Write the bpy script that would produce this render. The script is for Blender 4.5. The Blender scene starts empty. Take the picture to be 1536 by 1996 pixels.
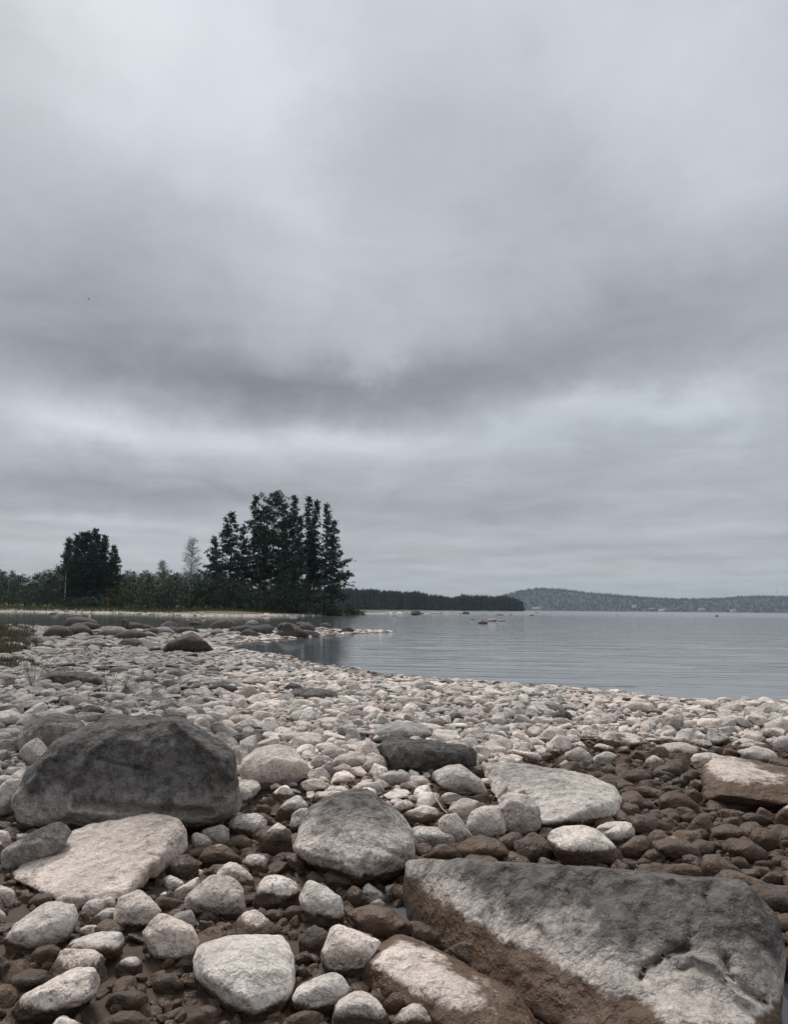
import bpy, bmesh, math, random
import numpy as np
from mathutils import Vector, Matrix, noise as mn

random.seed(7); rng = np.random.default_rng(7)
sc = bpy.context.scene
C = sc.collection
R = math.radians

# ------------------------------------------------------------------ camera
CAM_Z = 0.95; FPX = 1441.0; PITCH = math.atan(189.5/FPX); ROLL = 0.009
cd = bpy.data.cameras.new('camera'); cam = bpy.data.objects.new('camera', cd); C.objects.link(cam)
cd.sensor_fit = 'VERTICAL'; cd.sensor_height = 36; cd.lens = 36*FPX/1996
cd.clip_start = 0.05; cd.clip_end = 30000
CM = Matrix.Rotation(math.pi/2+PITCH, 3, 'X') @ Matrix.Rotation(ROLL, 3, 'Z')
cam.matrix_world = Matrix.Translation((0, 0, CAM_Z)) @ CM.to_4x4()
sc.camera = cam

def ray(px, py):
    return CM @ Vector(((px-768)/FPX, -(py-998)/FPX, -1))
def P(px, py, Y):
    d = ray(px, py); t = Y/d.y
    return Vector((d.x*t, Y, CAM_Z+d.z*t))
def PZ(px, py, z=0.0):
    d = ray(px, py)
    t = (z-CAM_Z)/min(d.z, -1e-5)
    return Vector((d.x*t, d.y*t, z))
def azel(px, py):
    d = ray(px, py).normalized()
    return math.atan2(d.x, d.y), math.asin(d.z)

# ------------------------------------------------------------------ node helper
class NT:
    def __init__(s, tree): s.t = tree; s.n = tree.nodes; s.l = tree.links
    def add(s, typ, **kw):
        n = s.n.new(typ)
        for k, v in kw.items(): setattr(n, k, v)
        return n
    def put(s, sock, v):
        if v is None: return
        if hasattr(v, 'is_output'): s.l.new(v, sock)
        else: sock.default_value = v
    def m(s, op, a, b=None, c=None, clamp=False):
        n = s.add('ShaderNodeMath', operation=op, use_clamp=clamp)
        s.put(n.inputs[0], a); s.put(n.inputs[1], b); s.put(n.inputs[2], c)
        return n.outputs[0]
    def vm(s, op, a, b=None):
        n = s.add('ShaderNodeVectorMath', operation=op)
        s.put(n.inputs[0], a); s.put(n.inputs[1], b)
        return n.outputs[0]
    def sm(s, v, lo, hi, a=0.0, b=1.0):
        n = s.add('ShaderNodeMapRange', interpolation_type='SMOOTHSTEP')
        s.put(n.inputs[0], v); s.put(n.inputs[1], lo); s.put(n.inputs[2], hi); s.put(n.inputs[3], a); s.put(n.inputs[4], b)
        return n.outputs[0]
    def lin(s, v, lo, hi, a=0.0, b=1.0):
        n = s.add('ShaderNodeMapRange')
        s.put(n.inputs[0], v); s.put(n.inputs[1], lo); s.put(n.inputs[2], hi); s.put(n.inputs[3], a); s.put(n.inputs[4], b)
        return n.outputs[0]
    def noise(s, vec, scale, detail=3, rough=.5, dist=0.0):
        n = s.add('ShaderNodeTexNoise')
        s.put(n.inputs['Vector'], vec); n.inputs['Scale'].default_value = scale
        n.inputs['Detail'].default_value = detail; n.inputs['Roughness'].default_value = rough
        n.inputs['Distortion'].default_value = dist
        return n.outputs[0]
    def mix(s, f, a, b, blend='MIX'):
        n = s.add('ShaderNodeMix', data_type='RGBA', blend_type=blend)
        s.put(n.inputs[0], f); s.put(n.inputs[6], a); s.put(n.inputs[7], b)
        return n.outputs[2]
    def comb(s, x, y, z):
        n = s.add('ShaderNodeCombineXYZ')
        s.put(n.inputs[0], x); s.put(n.inputs[1], y); s.put(n.inputs[2], z); return n.outputs[0]
    def sep(s, v):
        n = s.add('ShaderNodeSeparateXYZ'); s.put(n.inputs[0], v); return n.outputs
    def scale(s, v, sx, sy, sz):
        return s.vm('MULTIPLY', v, (sx, sy, sz))

# ------------------------------------------------------------------ sky, sun, exposure
SUN_EL, SUN_AZ = R(52), R(-28)      # behind thick cloud, ahead of the viewer and a little to the left
w = bpy.data.worlds.new('World'); sc.world = w; w.use_nodes = True
T = NT(w.node_tree); T.n.clear()
out = T.add('ShaderNodeOutputWorld'); bg = T.add('ShaderNodeBackground'); bg.inputs[1].default_value = 0.1
T.l.new(bg.outputs[0], out.inputs[0])
sky = T.add('ShaderNodeTexSky', sky_type='NISHITA', sun_disc=False, sun_elevation=SUN_EL, sun_rotation=SUN_AZ)
dirv = T.add('ShaderNodeTexCoord').outputs['Generated']
dx, dy, dz = T.sep(dirv)
el = T.m('ARCSINE', dz); az = T.m('ARCTAN2', dx, dy)
zp = T.m('ADD', T.m('MAXIMUM', dz, 0.0), 0.10)
cp = T.comb(T.m('DIVIDE', dx, zp), T.m('DIVIDE', dy, zp), 0.0)      # cloud deck seen from below
nbig = T.noise(T.scale(cp, 1, 1, 1), 0.9, 3, .45, .3)
nmid = T.noise(T.vm('ADD', cp, (7.3, 2.1, 0)), 2.4, 9, .62, .5)
nlow = T.noise(T.comb(T.m('MULTIPLY', az, 1.6), T.m('MULTIPLY', el, 14.0), 3.3), 1.3, 4, .5, .4)
# warped angular coordinates so that the big cloud masses have ragged edges
wx = T.noise(T.comb(az, el, 1.7), 3.2, 8, .64); wy = T.noise(T.comb(az, el, 9.1), 3.6, 8, .64)
azw = T.m('ADD', az, T.m('MULTIPLY', T.m('SUBTRACT', wx, .5), .34))
elw = T.m('ADD', el, T.m('MULTIPLY', T.m('SUBTRACT', wy, .5), .15))
BL = [  # px, py, half-width px, half-height px, angle deg, amount : cloud masses of the deck
    (330, 60, 430, 230, 35, .16), (570, 250, 70, 200, -25, .03), (1110, 50, 330, 260, 0, .06), (1250, 210, 180, 130, 0, .05),
    (740, 440, 110, 190, -10, -.02), (1400, 420, 180, 90, -35, .05), (900, 250, 170, 130, 0, -.07), (330, 450, 220, 120, 15, -.09), (560, 690, 220, 70, 0, -.035), (1080, 440, 200, 130, 0, -.05), (620, 290, 180, 120, 0, -.05),
    (60, 560, 300, 120, 0, -.04), (250, 690, 420, 90, 6, -.11), (700, 745, 330, 55, 0, -.075), (1000, 700, 330, 75, -8, -.08),
    (1350, 560, 260, 80, -25, -.05), (1450, 650, 200, 60, 0, -.04), (730, 700, 60, 35, 0, .07),
    (120, 835, 130, 30, 6, .10), (430, 868, 200, 22, 0, .07), (690, 855, 170, 24, 0, .13), (1150, 805, 260, 40, -8, .09), (1350, 780, 80, 35, 0, .06),
    (300, 850, 500, 45, 3, .05), (180, 965, 380, 38, 0, -.075), (880, 935, 300, 50, 0, -.03), (1300, 960, 300, 40, 0, -.03),
    (160, 1012, 200, 9, 2, .07), (150, 1075, 220, 20, 0, .05), (1450, 1030, 120, 12, 0, .04), (1000, 1070, 420, 13, 0, -.03),
    (900, 1105, 300, 6, 0, .04), (1300, 1098, 300, 10, 1, -.03), (1250, 1135, 420, 6, 0, .03), (1440, 860, 60, 40, -60, .05)]
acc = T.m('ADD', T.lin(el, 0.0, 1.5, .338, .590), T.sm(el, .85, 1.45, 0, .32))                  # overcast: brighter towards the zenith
acc = T.m('ADD', acc, T.m('MULTIPLY', T.m('SUBTRACT', nbig, .5), .10))
acc = T.m('ADD', acc, T.m('MULTIPLY', T.m('SUBTRACT', nmid, .5), .18))
lowf = T.sm(el, .05, .45, 1.0, .15)
acc = T.m('ADD', acc, T.m('MULTIPLY', T.m('MULTIPLY', T.m('SUBTRACT', nlow, .5), .17), lowf))
for px, py, hw, hh, ang, amt in BL:
    a0, e0 = azel(px, py); s1 = FPX/hw; s2 = FPX/hh; ca, sa = math.cos(R(ang)), math.sin(R(ang))
    u = T.m('SUBTRACT', azw if hh > 25 else az, a0); v = T.m('SUBTRACT', elw if hh > 25 else T.m('ADD', T.m('MULTIPLY', elw, .35), T.m('MULTIPLY', el, .65)), e0)
    # image angle is measured clockwise (y down)
    p = T.m('MULTIPLY', T.m('SUBTRACT', T.m('MULTIPLY', u, ca), T.m('MULTIPLY', v, sa)), s1)
    q = T.m('MULTIPLY', T.m('ADD', T.m('MULTIPLY', u, sa), T.m('MULTIPLY', v, ca)), s2)
    r2 = T.m('ADD', T.m('MULTIPLY', p, p), T.m('MULTIPLY', q, q))
    g = T.m('EXPONENT', T.m('MULTIPLY', r2, -0.9))
    acc = T.m('ADD', acc, T.m('MULTIPLY', g, amt*1.15))
tintf = T.noise(T.vm('ADD', cp, (3.1, 8.1, 0)), .8, 2)
tint = T.mix(T.sm(tintf, .35, .65), (.935, .995, 1.05, 1), (.957, .992, 1.072, 1))
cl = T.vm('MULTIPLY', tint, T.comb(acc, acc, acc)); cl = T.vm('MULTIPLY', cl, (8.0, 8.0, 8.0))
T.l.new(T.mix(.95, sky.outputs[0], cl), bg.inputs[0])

sl = bpy.data.lights.new('sun', 'SUN'); so = bpy.data.objects.new('sun', sl); C.objects.link(so)
sl.energy = 1.5; sl.angle = R(13); sl.color = (1, .965, .92)
sd_ = Vector((math.sin(SUN_AZ)*math.cos(SUN_EL), math.cos(SUN_AZ)*math.cos(SUN_EL), math.sin(SUN_EL)))
so.rotation_euler = sd_.to_track_quat('Z', 'Y').to_euler()
sc.view_settings.view_transform = 'Standard'; sc.view_settings.look = 'None'
sc.view_settings.exposure = 0.62; sc.view_settings.gamma = 1.0; sc.view_settings.use_curve_mapping = False
sc.cycles.max_bounces = 6; sc.cycles.diffuse_bounces = 3; sc.cycles.glossy_bounces = 3; sc.cycles.volume_bounces = 1

# ------------------------------------------------------------------ object helpers
def tag(o, label=None, cat=None, group=None, kind=None):
    if label: o['label'] = label
    if cat: o['category'] = cat
    if group: o['group'] = group
    if kind: o['kind'] = kind
    return o
def link(name, me, mat=None, parent=None, smooth=True):
    o = bpy.data.objects.new(name, me); C.objects.link(o)
    if mat is not None:
        me.materials.clear(); me.materials.append(mat)
    if parent: o.parent = parent
    if smooth and hasattr(me, 'polygons') and len(me.polygons):
        me.polygons.foreach_set('use_smooth', [True]*len(me.polygons))
    return o
def mesh(name, v, f):
    me = bpy.data.meshes.new(name); me.from_pydata(v, [], f); me.update(); return me
def empty(name, loc, rz=0):
    o = bpy.data.objects.new(name, None); C.objects.link(o); o.location = loc; o.rotation_euler = (0, 0, rz); return o

# ------------------------------------------------------------------ materials
def newmat(name):
    m = bpy.data.materials.new(name); m.use_nodes = True
    t = NT(m.node_tree); t.n.clear()
    o = t.add('ShaderNodeOutputMaterial'); b = t.add('ShaderNodeBsdfPrincipled')
    t.l.new(b.outputs[0], o.inputs[0]); return m, t, b
def stone_mat():
    m, t, b = newmat('stone')
    pos = t.add('ShaderNodeNewGeometry').outputs['Position']
    def att(n): return t.add('ShaderNodeAttribute', attribute_type='INSTANCER', attribute_name=n).outputs['Fac']
    tone, dkz, wtz = att('tone'), att('dark_z'), att('wet_z')
    x, y, z = t.sep(pos)
    n1 = t.noise(pos, 5.0, 6, .6); n2 = t.noise(pos, 23.0, 6, .68); n3 = t.noise(pos, 110.0, 4, .7)
    nst = t.noise(t.scale(pos, 34, 34, 10), 1.0, 4, .6)
    ramp = t.add('ShaderNodeValToRGB'); e = ramp.color_ramp.elements
    e[0].position = 0; e[0].color = (.10, .095, .092, 1); e[1].position = 1; e[1].color = (.69, .615, .55, 1)
    for p, c in ((.25, (.195, .183, .173, 1)), (.5, (.355, .325, .30, 1)), (.75, (.50, .445, .40, 1))):
        k = e.new(p); k.color = c
    t.put(ramp.inputs[0], tone)
    g3 = t.sm(n3, .34, .60, .74, 1.12); g2 = t.sm(n2, .32, .66, .78, 1.12); g1 = t.sm(n1, .3, .7, .85, 1.15)
    var = t.m('MULTIPLY', t.m('MULTIPLY', g1, 1.30), t.m('MULTIPLY', g2, g3))
    hue = t.m('FRACT', t.m('MULTIPLY', tone, 97.31)); hue2 = t.m('FRACT', t.m('MULTIPLY', tone, 41.7))
    pale = t.mix(1.0, ramp.outputs[0], t.comb(var, var, var), 'MULTIPLY')
    pale = t.mix(1.0, pale, t.mix(hue, (1.045, .985, .945, 1), (.985, 1.0, .995, 1)), 'MULTIPLY')
    spk = t.noise(pos, 75.0, 2, .5)
    pale = t.mix(t.m('MULTIPLY', t.sm(spk, .60, .66), t.sm(hue2, .35, .8, 0, .6)), pale, (.09, .085, .085, 1))
    pale = t.mix(t.m('MULTIPLY', t.sm(spk, .36, .30), t.sm(hue2, .6, .2, 0, .5)), pale, (.75, .72, .68, 1))
    blot = t.sm(n2, .54, .72, 0, .45)
    pale = t.mix(blot, pale, (.15, .145, .14, 1))
    dk = t.sm(t.m('ADD', z, t.m('ADD', t.m('MULTIPLY', t.m('SUBTRACT', n1, .5), .22), t.m('MULTIPLY', t.m('SUBTRACT', nst, .5), .12))),
              t.m('SUBTRACT', dkz, .05), t.m('ADD', dkz, .07))
    dcol = t.mix(t.sm(n2, .35, .68), (.032, .029, .027, 1), (.130, .117, .106, 1))
    dcol = t.mix(t.sm(n3, .5, .75, 0, .5), dcol, (.20, .195, .19, 1))
    col = t.mix(t.m('MULTIPLY', dk, .93), pale, dcol)
    nw = t.noise(pos, 9.0, 4, .6); nw2 = t.noise(pos, 55.0, 3, .6)
    zz = t.m('ADD', z, t.m('ADD', t.m('MULTIPLY', t.m('SUBTRACT', nw, .5), .055), t.m('MULTIPLY', t.m('SUBTRACT', nw2, .5), .022)))
    wet = t.sm(zz, t.m('ADD', wtz, .007), t.m('SUBTRACT', wtz, .005), 0, 1)
    # MapRange needs lo<hi: build as inverse
    wet = t.m('SUBTRACT', 1.0, t.sm(zz, t.m('SUBTRACT', wtz, .006), t.m('ADD', wtz, .008)))
    fz = t.sm(zz, t.m('SUBTRACT', wtz, .09), wtz)
    wcol = t.mix(n2, (.036, .024, .016, 1), (.130, .089, .061, 1))
    wcol = t.mix(t.sm(tone, .1, .95), wcol, t.mix(n2, (.062, .043, .030, 1), (.175, .122, .085, 1)))
    wcol = t.mix(1.0, wcol, t.mix(hue2, (1.14, 1.05, .97, 1), (.82, .84, .88, 1)), 'MULTIPLY')
    col = t.mix(wet, col, wcol)
    t.put(b.inputs['Base Color'], col)
    t.put(b.inputs['Roughness'], t.m('SUBTRACT', .88, t.m('MULTIPLY', wet, t.sm(n1, .42, .6, .12, .45))))
    b.inputs['Specular IOR Level'].default_value = .35
    cr1 = t.noise(t.scale(pos, 4.5, 4.5, 8), 1.0, 4, .6, .6)
    crack = t.sm(t.m('ABSOLUTE', t.m('SUBTRACT', cr1, .5)), 0, .012, -.0007, 0)
    n2b = t.noise(pos, 20.0, 4, .52)
    vo = t.add('ShaderNodeTexVoronoi', feature='SMOOTH_F1'); vo.inputs['Scale'].default_value = 17.0; vo.inputs['Smoothness'].default_value = .25
    t.put(vo.inputs['Vector'], t.vm('ADD', t.scale(pos, 1, 1, 1.5), t.comb(t.m('MULTIPLY', n2b, .12), t.m('MULTIPLY', n1, .12), 0.0)))
    chip = t.m('MULTIPLY', vo.outputs['Distance'], .18)
    h = t.m('ADD', t.m('ADD', t.m('MULTIPLY', n1, .05), t.m('ADD', crack, t.m('MULTIPLY', chip, .055))), t.m('MULTIPLY', n2b, .024))
    h = t.m('ADD', t.m('ADD', h, 0.0), t.m('ADD', t.m('MULTIPLY', n3, .004), t.m('MULTIPLY', nst, .003)))
    bp = t.add('ShaderNodeBump'); bp.inputs['Strength'].default_value = .9; bp.inputs['Distance'].default_value = 1.0
    t.put(bp.inputs['Height'], h); t.l.new(bp.outputs[0], b.inputs['Normal'])
    return m
STONE = stone_mat()
def leafmat(name, c1, c2, sc_=1.5, rough=.7):
    m, t, b = newmat(name)
    pos = t.add('ShaderNodeNewGeometry').outputs['Position']
    f = t.m('ADD', t.m('MULTIPLY', t.noise(pos, sc_, 2), .6), t.m('MULTIPLY', t.noise(pos, sc_*6, 1), .4))
    t.put(b.inputs['Base Color'], t.mix(t.sm(f, .35, .65), c1+(1,), c2+(1,)))
    b.inputs['Roughness'].default_value = rough; b.inputs['Specular IOR Level'].default_value = .2
    return m
NEEDLE = leafmat('pine_needles', (.020, .040, .032), (.052, .088, .062), .8)
NEEDLE2 = leafmat('dark_needles', (.012, .022, .018), (.03, .052, .038), .6)
FARLEAF = leafmat('far_forest', (.012, .021, .019), (.018, .029, .025), .01)
BUSH = leafmat('bush_leaves', (.03, .045, .025), (.075, .095, .05), .6)
BUSHY = leafmat('yellowing_leaves', (.055, .06, .026), (.11, .105, .04), .8)
BIRCHL = leafmat('birch_leaves', (.11, .11, .085), (.22, .21, .17), 2)
BARK = leafmat('pine_bark', (.05, .04, .035), (.13, .085, .06), 1.5, .9)
BARKR = leafmat('red_pine_bark', (.11, .06, .04), (.2, .11, .07), 1.5, .9)
BIRCHB = leafmat('birch_bark', (.32, .31, .29), (.58, .56, .53), 1.2, .8)
TWIG = leafmat('grey_twigs', (.17, .155, .145), (.30, .28, .26), 1.2, .9)
GRASS = leafmat('sedge', (.055, .052, .030), (.14, .122, .07), 1.0)
SHOREGRASS = leafmat('shore_grass', (.06, .065, .028), (.14, .125, .055), .12)
DRY = leafmat('dry_stem', (.35, .3, .25), (.5, .45, .4), 20)

# ------------------------------------------------------------------ land outline and ground height
def pzl(l): return [tuple(PZ(x, y)[:2]) for x, y in l]
beach = pzl([(1950, 1400), (1536, 1362), (1349, 1359), (1209, 1345), (1122, 1334), (1012, 1328), (917, 1323), (833, 1316), (800, 1307), (733, 1298),
             (673, 1288), (643, 1277), (560, 1268), (520, 1261), (512, 1256), (530, 1250), (600, 1243), (687, 1236), (767, 1232), (775, 1230.5),
             (740, 1229.3), (690, 1228), (640, 1227), (600, 1227), (500, 1227), (400, 1227.5), (300, 1226), (200, 1226), (117, 1223), (43, 1220), (0, 1220), (-500, 1217)])
beach = [(14, 5.0)] + beach + [(-60, 20), (-60, -30), (14, -30)]
isl = pzl([(-500, 1190), (0, 1193), (210, 1196), (350, 1200), (512, 1201.3), (620, 1200.2), (700, 1198.2), (755, 1197.0)])
tip = isl[-1]
isl = isl + [(tip[0]+3, tip[1]+8), (tip[0]-6, tip[1]+16), (-14, 165), (-40, 230), (-60, 480), (-500, 480), (-500, isl[0][1])]
head = [tuple(PZ(x, 1185+(x-560)*.0095+2.2)[:2]) for x in (470, 700, 850)]
def azpt(px, Y): d = ray(px, 1188); return (d.x/d.y*Y, Y)
head = [azpt(440, 640), azpt(700, 620), azpt(850, 640), azpt(960, 690), azpt(1019, 720), azpt(1016, 860), azpt(900, 1000), azpt(440, 1000)]

def sdist(px, py, poly):
    px = np.asarray(px, float); py = np.asarray(py, float)
    inside = np.zeros(px.shape, bool); d2 = np.full(px.shape, 1e18)
    n = len(poly)
    for i in range(n):
        x0, y0 = poly[i]; x1, y1 = poly[(i+1) % n]
        ex, ey = x1-x0, y1-y0; L = ex*ex+ey*ey+1e-12
        t = np.clip(((px-x0)*ex+(py-y0)*ey)/L, 0, 1)
        d2 = np.minimum(d2, (px-x0-t*ex)**2+(py-y0-t*ey)**2)
        c = ((y0 > py) != (y1 > py)) & (px < ex*(py-y0)/(ey+1e-12)+x0)
        inside ^= c
    return np.where(inside, 1, -1)*np.sqrt(d2)
# cheap smooth value noise
_tab = rng.random((256, 256))
def vn(x, y):
    xi = np.floor(x).astype(int); yi = np.floor(y).astype(int); fx = x-xi; fy = y-yi
    fx = fx*fx*(3-2*fx); fy = fy*fy*(3-2*fy)
    a = _tab[xi & 255, yi & 255]; b = _tab[(xi+1) & 255, yi & 255]; c = _tab[xi & 255, (yi+1) & 255]; d = _tab[(xi+1) & 255, (yi+1) & 255]
    return (a*(1-fx)+b*fx)*(1-fy)+(c*(1-fx)+d*fx)*fy
def fbm(x, y, s, o=4):
    r = 0; a = .5
    for i in range(o): r = r+a*vn(x*s+i*17.3, y*s+i*9.1); s *= 2.03; a *= .5
    return r
def sstep(v, a, b):
    t = np.clip((v-a)/(b-a), 0, 1); return t*t*(3-2*t)
DIPS = []   # x, y, r, depth: puddles
for px, py, r_, dep in ((778, 1800, .09, .10), (1465, 1588, .13, .06), (1530, 1975, .12, .1), (12, 1608, .05, .05), (560, 1905, .05, .03), (800, 1625, .06, .03)):
    q = PZ(px, py); DIPS.append((q.x, q.y, r_, dep))
def basin(x, y):
    e = 3.55+1.25*sstep(x, .35, 1.3)+.55*(fbm(x, y, 1.3, 3)-.45)
    return sstep(e+.55-y, 0, 1.0)
def ground(x, y):
    x = np.asarray(x, float); y = np.asarray(y, float)
    s = sdist(x, y, beach)
    s = s+(fbm(x, y, 1.2, 3)-.45)*.45*np.clip(y/10, .3, 1)
    s = s-np.where(y < 26, np.clip(.055*y, 0, .9)*(1-sstep(y, 17, 26)), 0)
    amp = .115-.095*sstep(y, 8, 16)
    h = np.where(s > 0, amp*(1-np.exp(-s/1.4)), s*.10)
    n = fbm(x, y, 2.3, 4)-.47
    h = h+np.where(s > 0, n*(.05-.03*sstep(y, 9, 17)), 0)
    b = basin(x, y)
    h = h*(1-b)+b*(.022+n*.045+(fbm(x, y, 9, 3)-.44)*.03)
    for qx, qy, r_, dep in DIPS:
        h = h-dep*np.exp(-((x-qx)**2+(y-qy)**2)/r_**2)
    s2 = sdist(x, y, isl)
    h2 = np.where(s2 > 0, .55*(1-np.exp(-s2/3.5))+.012*np.clip(s2, 0, 60), s2*.12)
    s3 = sdist(x, y, head)
    h3 = np.where(s3 > 0, 1.0*(1-np.exp(-s3/10))+.02*np.clip(s3, 0, 300), s3*.12)
    return np.clip(np.maximum(np.maximum(h, h2), h3), -2.5, 20)
def gz(x, y): return float(ground(np.array([x]), np.array([y]))[0])

# ------------------------------------------------------------------ ground: one sheet, polar grid
def polar_sheet():
    rad = []; r = .35
    while r < 45: rad.append(r); r *= 1.0092
    while r < 9000: rad.append(r); r *= 1.035
    th = []
    a = -math.pi
    while a < math.pi-1e-6:
        th.append(a); a += R(.22) if abs(a) < R(38) else R(4)
    rad = np.array(rad); th = np.array(th); nr, nt = len(rad), len(th)
    X = np.outer(rad, np.sin(th)); Y = np.outer(rad, np.cos(th))
    Z = ground(X.ravel(), Y.ravel()).reshape(X.shape)
    v = np.stack([X.ravel(), Y.ravel(), Z.ravel()], 1)
    v = np.vstack([v, [0, 0, Z[0].mean()]])
    I = np.arange(nr-1)[:, None]*nt; J = np.arange(nt)[None, :]; J2 = (J+1) % nt
    f = np.stack([I+J, I+nt+J, I+nt+J2, I+J2], -1).reshape(-1, 4)
    me = bpy.data.meshes.new('ground')
    me.vertices.add(len(v)); me.vertices.foreach_set('co', v.ravel())
    cen = len(v)-1
    tri = np.stack([np.full(nt, cen), np.arange(nt), (np.arange(nt)+1) % nt], 1)
    nl = f.size+tri.size
    me.loops.add(nl); me.loops.foreach_set('vertex_index', np.concatenate([f.ravel(), tri.ravel()]))
    me.polygons.add(len(f)+len(tri))
    me.polygons.foreach_set('loop_start', np.concatenate([np.arange(len(f))*4, f.size+np.arange(len(tri))*3]))
    me.update(calc_edges=True); me.validate()
    return me
def ground_mat():
    m, t, b = newmat('shore_ground')
    pos = t.add('ShaderNodeNewGeometry').outputs['Position']; x, y, z = t.sep(pos)
    n1 = t.noise(pos, 3, 5, .6); n2 = t.noise(pos, 30, 5, .7); n3 = t.noise(pos, 160, 3, .7)
    mud = t.mix(n2, (.030, .020, .014, 1), (.115, .078, .054, 1))
    soil = t.mix(n2, (.06, .046, .037, 1), (.21, .17, .14, 1))
    col = t.mix(t.sm(t.m('ADD', z, t.m('MULTIPLY', t.m('SUBTRACT', n1, .5), .06)), .07, .12), mud, soil)
    far = t.sm(y, 9, 14)
    col = t.mix(far, col, soil)
    # island: pale stony rim, then grass
    col = t.mix(t.sm(y, 60, 70), col, t.mix(t.sm(t.m('ADD', z, t.m('MULTIPLY', t.m('SUBTRACT', t.noise(pos, .25, 3), .5), .25)), .20, .27), (.36, .32, .29, 1), t.mix(n1, (.06, .062, .026, 1), (.13, .12, .05, 1))))
    under = t.sm(z, -.04, .0)
    col = t.mix(under, (.05, .042, .034, 1), col)
    t.put(b.inputs['Base Color'], col); b.inputs['Roughness'].default_value = .8; b.inputs['Specular IOR Level'].default_value = .3
    bp = t.add('ShaderNodeBump'); bp.inputs['Strength'].default_value = .8
    t.put(bp.inputs['Height'], t.m('ADD', t.m('MULTIPLY', n2, .03), t.m('MULTIPLY', n3, .006))); t.l.new(bp.outputs[0], b.inputs['Normal'])
    return m
tag(link('ground', polar_sheet(), ground_mat()), kind='structure')

# ------------------------------------------------------------------ water
def water_mat():
    m, t, b = newmat('lake_water')
    pos = t.add('ShaderNodeNewGeometry').outputs['Position']; x, y, z = t.sep(pos)
    # small wind waves: crests run nearly left to right
    w1 = t.noise(t.vm('ADD', t.scale(pos, .55, 3.4, 1), t.comb(0, t.m('MULTIPLY', x, .35), 0)), 1.0, 3, .5, .2)
    w2 = t.noise(t.scale(pos, .10, .9, 1), 1.0, 2, .5, .3)
    w3 = t.noise(t.scale(pos, 3, 9, 1), 1.0, 2, .5)
    # lines of low swell: sharp troughs
    wl = t.noise(t.vm('ADD', t.scale(pos, .16, 1.5, 1), t.comb(11, t.m('MULTIPLY', x, .16), 0)), 1.0, 1, .4, .1)
    ridge = t.m('ABSOLUTE', t.m('SUBTRACT', wl, .5))
    ridge = t.sm(ridge, 0, .035, 1, 0)
    calm = t.sm(t.m('ADD', x, t.m('MULTIPLY', y, .04)), -2.2, 1.8, .12, 1.0)
    calm = t.m('MULTIPLY', calm, t.sm(y, 3.5, 6.0, .02, 1.0))
    h = t.m('ADD', t.m('MULTIPLY', w1, .022), t.m('ADD', t.m('MULTIPLY', w2, .05), t.m('MULTIPLY', w3, .0022)))
    h = t.m('SUBTRACT', h, t.m('MULTIPLY', ridge, .010))
    h = t.m('MULTIPLY', h, t.m('MULTIPLY', calm, .55))
    b.inputs['Base Color'].default_value = (.16, .172, .184, 1)
    t.put(b.inputs['Roughness'], t.sm(y, 20, 300, .05, .16)); b.inputs['IOR'].default_value = 1.52
    bp = t.add('ShaderNodeBump'); bp.inputs['Strength'].default_value = 1.0; bp.inputs['Distance'].default_value = 1.0
    t.put(bp.inputs['Height'], h); t.l.new(bp.outputs[0], b.inputs['Normal'])
    # shallow water at the edge lets the lake bed show
    bt = t.add('ShaderNodeBsdfGlass'); bt.inputs['IOR'].default_value = 1.333; bt.inputs['Roughness'].default_value = .03; bt.inputs['Color'].default_value = (.55, .45, .36, 1)
    t.l.new(bp.outputs[0], bt.inputs['Normal'])
    mx = t.add('ShaderNodeMixShader'); t.put(mx.inputs[0], .88)
    t.l.new(bt.outputs[0], mx.inputs[1]); t.l.new(b.outputs[0], mx.inputs[2])
    o = [n for n in t.n if n.type == 'OUTPUT_MATERIAL'][0]
    t.l.new(mx.outputs[0], o.inputs[0])
    return m
def water_mesh():
    v = [(0, 0, 0)]; f = []; rr = [2, 8, 30, 120, 500, 2000, 8900]; n = 48
    for r in rr:
        for k in range(n): v.append((r*math.sin(2*math.pi*k/n), r*math.cos(2*math.pi*k/n), 0))
    for k in range(n): f.append((0, 1+(k+1) % n, 1+k))
    for i in range(len(rr)-1):
        for k in range(n):
            a = 1+i*n+k; b_ = 1+i*n+(k+1) % n; f.append((a, b_, b_+n, a+n))
    me = mesh('lake_water', v, f); bm = bmesh.new(); bm.from_mesh(me); bmesh.ops.recalc_face_normals(bm, faces=bm.faces)
    if bm.faces[0].normal.z < 0: bmesh.ops.reverse_faces(bm, faces=bm.faces)
    bm.to_mesh(me); bm.free(); return me
tag(link('lake_water', water_mesh(), water_mat(), smooth=False), kind='structure')

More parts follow.
